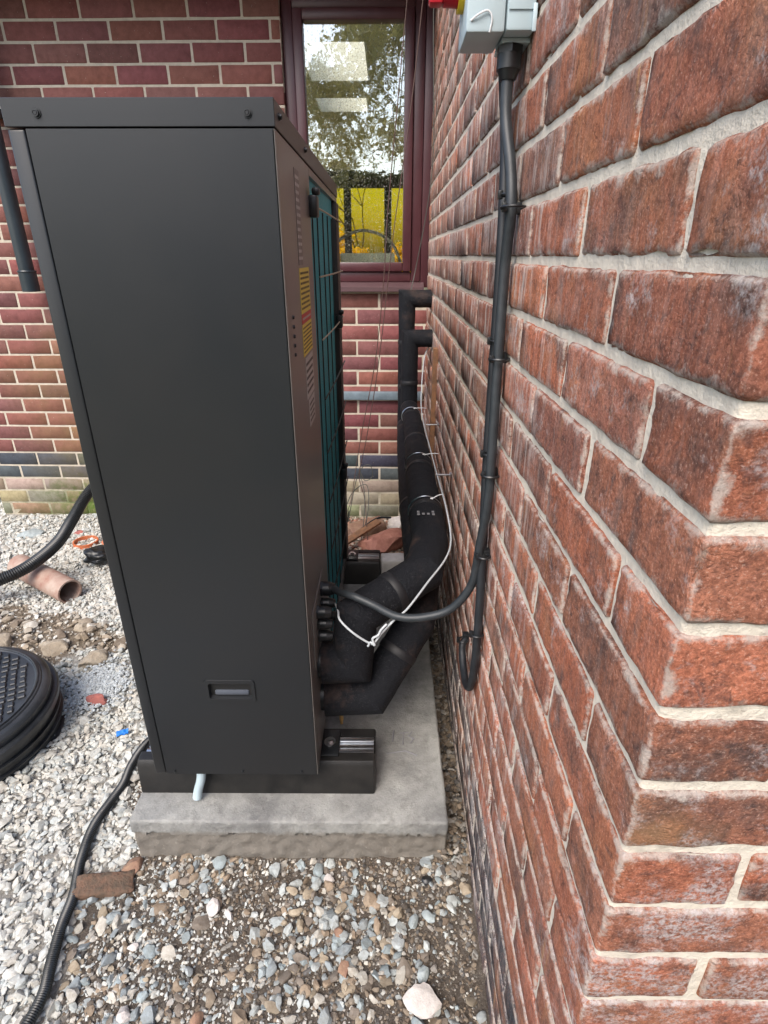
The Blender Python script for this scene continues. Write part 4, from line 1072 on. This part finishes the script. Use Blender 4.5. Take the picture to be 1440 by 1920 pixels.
# ------------------------------------------------------------------ rubble and stones
def stone(name, label, cat, x, y, size, sq, mat, seed, rz=0, tilt=0, facets=10, sub=3, group=None, dz=.35, z=None):
    me = stone_me(name, seed, sub, .22, sq, mat, facets, True, size); o = obj(name, me, None, label, cat, group)
    o.location = (x, y, (gh(x, y) if z is None else z) + size * sq[2] * dz); o.rotation_euler = (tilt, tilt * .5, rz); return o
def loose_brick(label, x, y, dims, mat, rz, tilt=(0, 0), z=None, name='loose_brick', cat='brick', amp=.003):
    V, F, U = brick_geo((-dims[0] / 2, -dims[1] / 2, -dims[2] / 2), [d / 2 for d in dims], (6, 4, 3), amp, .004, x * 9)
    o = obj(name, mesh_data(name, V, F, mat, True, U), None, label, cat); o.location = (x, y, (gh(x, y) + dims[2] * .42) if z is None else z); o.rotation_euler = (tilt[0], tilt[1], rz); return o
loose_brick('dusty buff brick lying in the rubble behind the unit', -.115, 2.83, (.20, .10, .07), M_BUFF, R(24), (R(6), R(-4)))
stone('rock', 'large orange pink sandstone lump behind the unit', 'rock', -.02, 2.62, .125, (1.15, .85, .62), M_STONE_R, 41, R(20), R(-10), 9)
stone('rock', 'rounded pinkish white stone next to the buff brick', 'rock', .055, 2.90, .07, (.95, .8, .85), M_STONE_P, 42, R(80), 0, 6)
stone('rock', 'small red stone in the gravel by the back foot', 'rock', .03, 2.36, .028, (1.1, .8, .6), M_STONE_R, 43, 0, 0, 6)
mb = MB(); mb.box((-.16, -.02, -.006), (.16, .02, .006), .001); o = mb.done('timber_offcut', M_WOOD, None, label='thin splintered timber offcut leaning on the rubble', cat='timber'); o.location = (-.16, 2.62, .0); o.rotation_euler = (R(8), R(-12), R(42))
loose_brick('white foam block at the rear corner of the slab', .025, 2.02, (.10, .07, .075), M_WBL, R(3), z=.168, name='foam_block', cat='block', amp=.0015)
stone('rock', 'large pale flat stone at the bottom of the picture by the wall', 'rock', .070, .605, .036, (1.0, .85, .42), M_STONE_P, 50, R(-30), R(4), 9, dz=.75)
stone('rock', 'rough buff stone on the brown gravel left of the slab', 'rock', -.600, .872, .034, (.8, .75, .55), M_BUFF, 51, R(20), R(6), 9)
loose_brick('broken brown brick half bedded in the gravel left of the slab', -.650, .825, (.13, .05, .04), M_BUFF2, R(12), (R(4), R(8)), z=-.004, amp=.007)
stone('stone_chip', 'red brick chip on the pale gravel beside the round chamber', 'chip', -.945, 1.425, .034, (1.15, .7, .62), M_CHIP, 52, R(10), R(8), 9, dz=.7)
stone('stone_chip', 'red brick fragment lying in the gravel near the orange drain', 'chip', -1.70, 2.80, .03, (1.2, .6, .5), M_CHIP, 53, R(10), 0, 8)
stone('stone_slab', 'pale flat stone near the wall end on the far left', 'stone', -1.98, 2.78, .06, (1.4, .8, .4), M_STONE_B, 54, R(25), R(6), 8)
stone('stone_slab', 'small pale shard in the far gravel below the mossy plinth', 'stone', -1.80, 2.86, .035, (1.4, .8, .4), M_STONE_P, 55, R(-20), R(6), 8)
B_, P_, T_ = M_STONE_B, M_STONE_P, M_BUFF
for nst, (x, y, s_, mt, lab) in enumerate((
    (-.165, .845, .017, B_, 'blue grey stone close under the front face of the slab, left of centre'),
    (-.135, .848, .018, P_, 'pale stone close under the slab face, right beside a blue grey one'),
    (-.07, .815, .018, B_, 'angular grey stone just below the slab face, right of centre'),
    (-.385, .775, .026, P_, 'long whitish stone lying slanted, largest in the gravel left of centre'),
    (-.345, .765, .016, P_, 'narrow upright whitish stone right beside the long slanted one'),
    (-.10, .735, .018, T_, 'tan pyramid shaped stone in the middle of the brown gravel'),
    (.060, .755, .020, B_, 'pale blue angular stone near the brick wall, left one of a touching pair'),
    (.092, .765, .021, B_, 'pale blue angular stone near the brick wall, right one of a touching pair'),
    (-.60, .755, .022, B_, 'pale blue grey stone by the muddy brick and the black conduit'),
    (-.53, .70, .016, P_, 'whitish round stone between the conduit and the slab corner'),
    (.075, .655, .020, B_, 'blue grey wedge stone just above the big pale flat stone'),
    (-.085, .66, .020, T_, 'light tan stone standing on edge left of the big pale flat stone'),
    (-.25, .655, .016, B_, 'dark grey stone in the middle of the lower gravel'),
    (-.50, .585, .022, P_, 'cream rounded stone near the black conduit at the lower left'),
    (-.36, .58, .018, T_, 'brown stone low in the picture between the conduit and the centre'))):
    stone('stone', lab, 'stone', x, y, s_ * .85, (1, rnd.uniform(.65, .85), .55), mt, 60 + nst, rnd.uniform(0, 6), rnd.uniform(-.2, .2), 10, 2, 'larger stones loose on the gravel', dz=.9)
for k, (x, y, s_, lab) in enumerate(((-1.24, 1.70, .050, 'dry brown clod of earth just behind the chamber lid'), (-1.06, 1.64, .055, 'largest tan clod of earth, between chamber and casing'), (-1.45, 1.72, .05, 'brown clod of earth behind the lid at the left edge'), (-1.20, 1.84, .035, 'small clod of earth between the chamber and the open pipe end'))):
    stone('soil_clod', lab, 'clod', x, y, s_, (1, .8, .55), M_CLOD, 80 + k, k, 0, 3, 4, 'clods of earth by the chamber')
# blue scrap
b = bmesh.new(); bmesh.ops.create_grid(b, x_segments=5, y_segments=3, size=.5)
for v in b.verts: v.co = Vector((v.co.x * .034, v.co.y * .018, .006 * noise.noise(v.co * 3.7) + .004)) 
r_ = bmesh.ops.solidify(b, geom=list(b.faces), thickness=.0012); me = bpy.data.meshes.new('plastic_scrap'); b.to_mesh(me); b.free(); me.materials.append(M_BLU)
o = obj('plastic_scrap', me, None, 'small crumpled bright blue plastic scrap on pale gravel', 'litter', loc=(-.803, 1.285, gh(-.803, 1.285) + .014)); o.rotation_euler = (.2, -.1, .3)
stone('dark_stone', 'dark lump in the gravel close to the wall', 'stone', .095, .845, .015, (1, .8, .4), M_BK, 95, 0, 0, 6, 2, dz=.5)  # small dark lump in the gravel
mb = MB()
for pts in ([(.020, 1.17), (.016, 1.13)], [(.036, 1.16), (.060, 1.163)], [(.047, 1.163), (.044, 1.12)], [(.070, 1.165), (.060, 1.15), (.074, 1.14), (.064, 1.125)], [(.0, 1.09), (.05, 1.10), (.08, 1.085)]):
    for a, b_ in zip(pts, pts[1:]): mb.cyl((a[0], a[1], .1302), (b_[0], b_[1], .1302), .0022, 6)
mb.done('scratched_mark', M_INKG, None, label='scratched marks in the concrete beside the lower pipe bend', cat='mark')

# ------------------------------------------------------------------ clay pipe, drain, hoses, chamber
def hollow(name, a, b, r, wall, mat, **k):
    a = Vector(a); b = Vector(b); d = (b - a).normalized(); u = d.orthogonal().normalized(); w_ = d.cross(u); V, F = [], []; n = 36
    for p, rr in ((a, r), (b, r), (b, r - wall), (a, r - wall)):
        for i in range(n): an = 2 * math.pi * i / n; V.append(p + (u * math.cos(an) + w_ * math.sin(an)) * rr)
    for j in range(4):
        for i in range(n): F.append((j * n + i, j * n + (i + 1) % n, ((j + 1) % 4) * n + (i + 1) % n, ((j + 1) % 4) * n + i))
    me = mesh_data(name, V, F, mat, True)
    try: me.set_sharp_from_angle(angle=R(40))
    except Exception: pass
    return obj(name, me, **k)
hollow('clay_pipe', (-1.715, 2.29, .005), (-1.375, 2.085, -.008), .054, .007, M_TC, label='dusty terracotta pipe offcut lying open ended on the gravel', cat='pipe')
hollow('drain_collar', (-1.60, 2.66, -.11), (-1.60, 2.66, -.055), .062, .007, M_OR, label='orange drain collar standing in the gravel behind the black hose', cat='drain pipe')
hollow('drain_stub', (-1.48, 2.66, -.09), (-1.40, 2.74, .04), .045, .006, M_OR, label='tilted orange drain stub partly hidden behind the unit', cat='drain pipe')
mb = MB(); b = mb.b; me = stone_me('plastic_bag', 71, 4, .5, (1.3, 1, .75), M_BK, 0, True, .05); b.free()
o = obj('plastic_bag', me, None, 'crumpled black plastic at the foot of the orange drain', 'plastic sheet', loc=(-1.42, 2.44, -.02))
pth = resample(spline([(-1.10, 2.75, .52), (-1.30, 2.70, .40), (-1.46, 2.58, .27), (-1.51, 2.45, .17), (-1.52, 2.30, .115), (-1.57, 2.13, .085), (-1.68, 2.04, .06), (-1.85, 1.99, .02), (-2.05, 1.98, -.02), (-2.4, 1.96, -.03)], 30), .0042)
obj('corrugated_hose', tube_me('corrugated_hose', pth, lambda i, f: .0275 if i % 2 else .0245, M_BK, 18), None, 'thick black corrugated hose arching over the terracotta pipe', 'hose')
pth = resample(spline([(-.50, 1.45, .016), (-.62, 1.36, .016), (-.705, 1.25, .016), (-.720, 1.16, .014), (-.716, 1.08, .014), (-.735, .98, .013), (-.728, .89, .013), (-.703, .80, .012), (-.692, .73, .012), (-.678, .66, .012), (-.664, .61, .012), (-.665, .56, .012), (-.68, .48, .012), (-.70, .3, .012)], 30), .0020)
pth = [Vector((p.x, p.y, gh(p.x, p.y) + .020)) for p in pth]
obj('conduit_hose', tube_me('conduit_hose', pth, lambda i, f: .0118 if i % 2 else .0100, M_BK, 14), None, 'thin black corrugated conduit snaking from under the unit to the lower left', 'hose')

ch = thing('inspection_chamber', 'round black plastic inspection chamber with patterned lid standing in the gravel', 'drain chamber', (-1.285, 1.25, -.02))
def lathe(name, prof, mat, par, n=72):
    V, F = [], []
    for r__, z in prof:
        for i in range(n): a = 2 * math.pi * i / n; V.append((r__ * math.cos(a), r__ * math.sin(a), z))
    for j in range(len(prof) - 1):
        for i in range(n): F.append((j * n + i, j * n + (i + 1) % n, (j + 1) * n + (i + 1) % n, (j + 1) * n + i))
    me = mesh_data(name, V, F, mat, True)
    try: me.set_sharp_from_angle(angle=R(30))
    except Exception: pass
    return obj(name, me, par)
M_CH = simple('dusty_black_plastic', (.009, .010, .012), .38, 0, (.035, .038, .042), 9, .2, 300)
lathe('chamber_ring', [(.280, -.06), (.280, .008), (.289, .010), (.289, .015), (.280, .017), (.280, .040), (.288, .042), (.288, .047), (.280, .049), (.280, .072), (.288, .074), (.288, .079), (.280, .081), (.280, .104), (.292, .108), (.292, .124), (.288, .128), (.270, .128), (.268, .10)], M_CH, ch)
cvr = lathe('cover', [(.266, .10), (.276, .130), (.276, .150), (.270, .158), (.262, .162), (.255, .162), (.252, .166), (.240, .168), (.236, .165), (.0, .165)], M_CH, ch)
mb = MB()
for i in range(-9, 10):
    for j in range(-9, 10):
        x, y = i * .0255, j * .0255
        if math.hypot(x, y) < .222:
            q = (i // 3 + j // 3) % 2
            a, b_ = (.0108, .0085) if q else (.0085, .0108)
            mb.box((x - a, y - b_, .1652), (x + a, y + b_, .1712), .003, 1)
me_o = mb.done('tread_pattern', M_CH, ch, True, kind='stuff'); me_o.rotation_euler.z = R(28)
tube('ring_edge', [(.244 * math.cos(a), .244 * math.sin(a), .169) for a in [2 * math.pi * k / 48 for k in range(49)]], .003, M_CH, ch, raw=True, seg=6)

print('objects', len(bpy.data.objects), 'gravel', len(pale), len(mixd), len(soil))
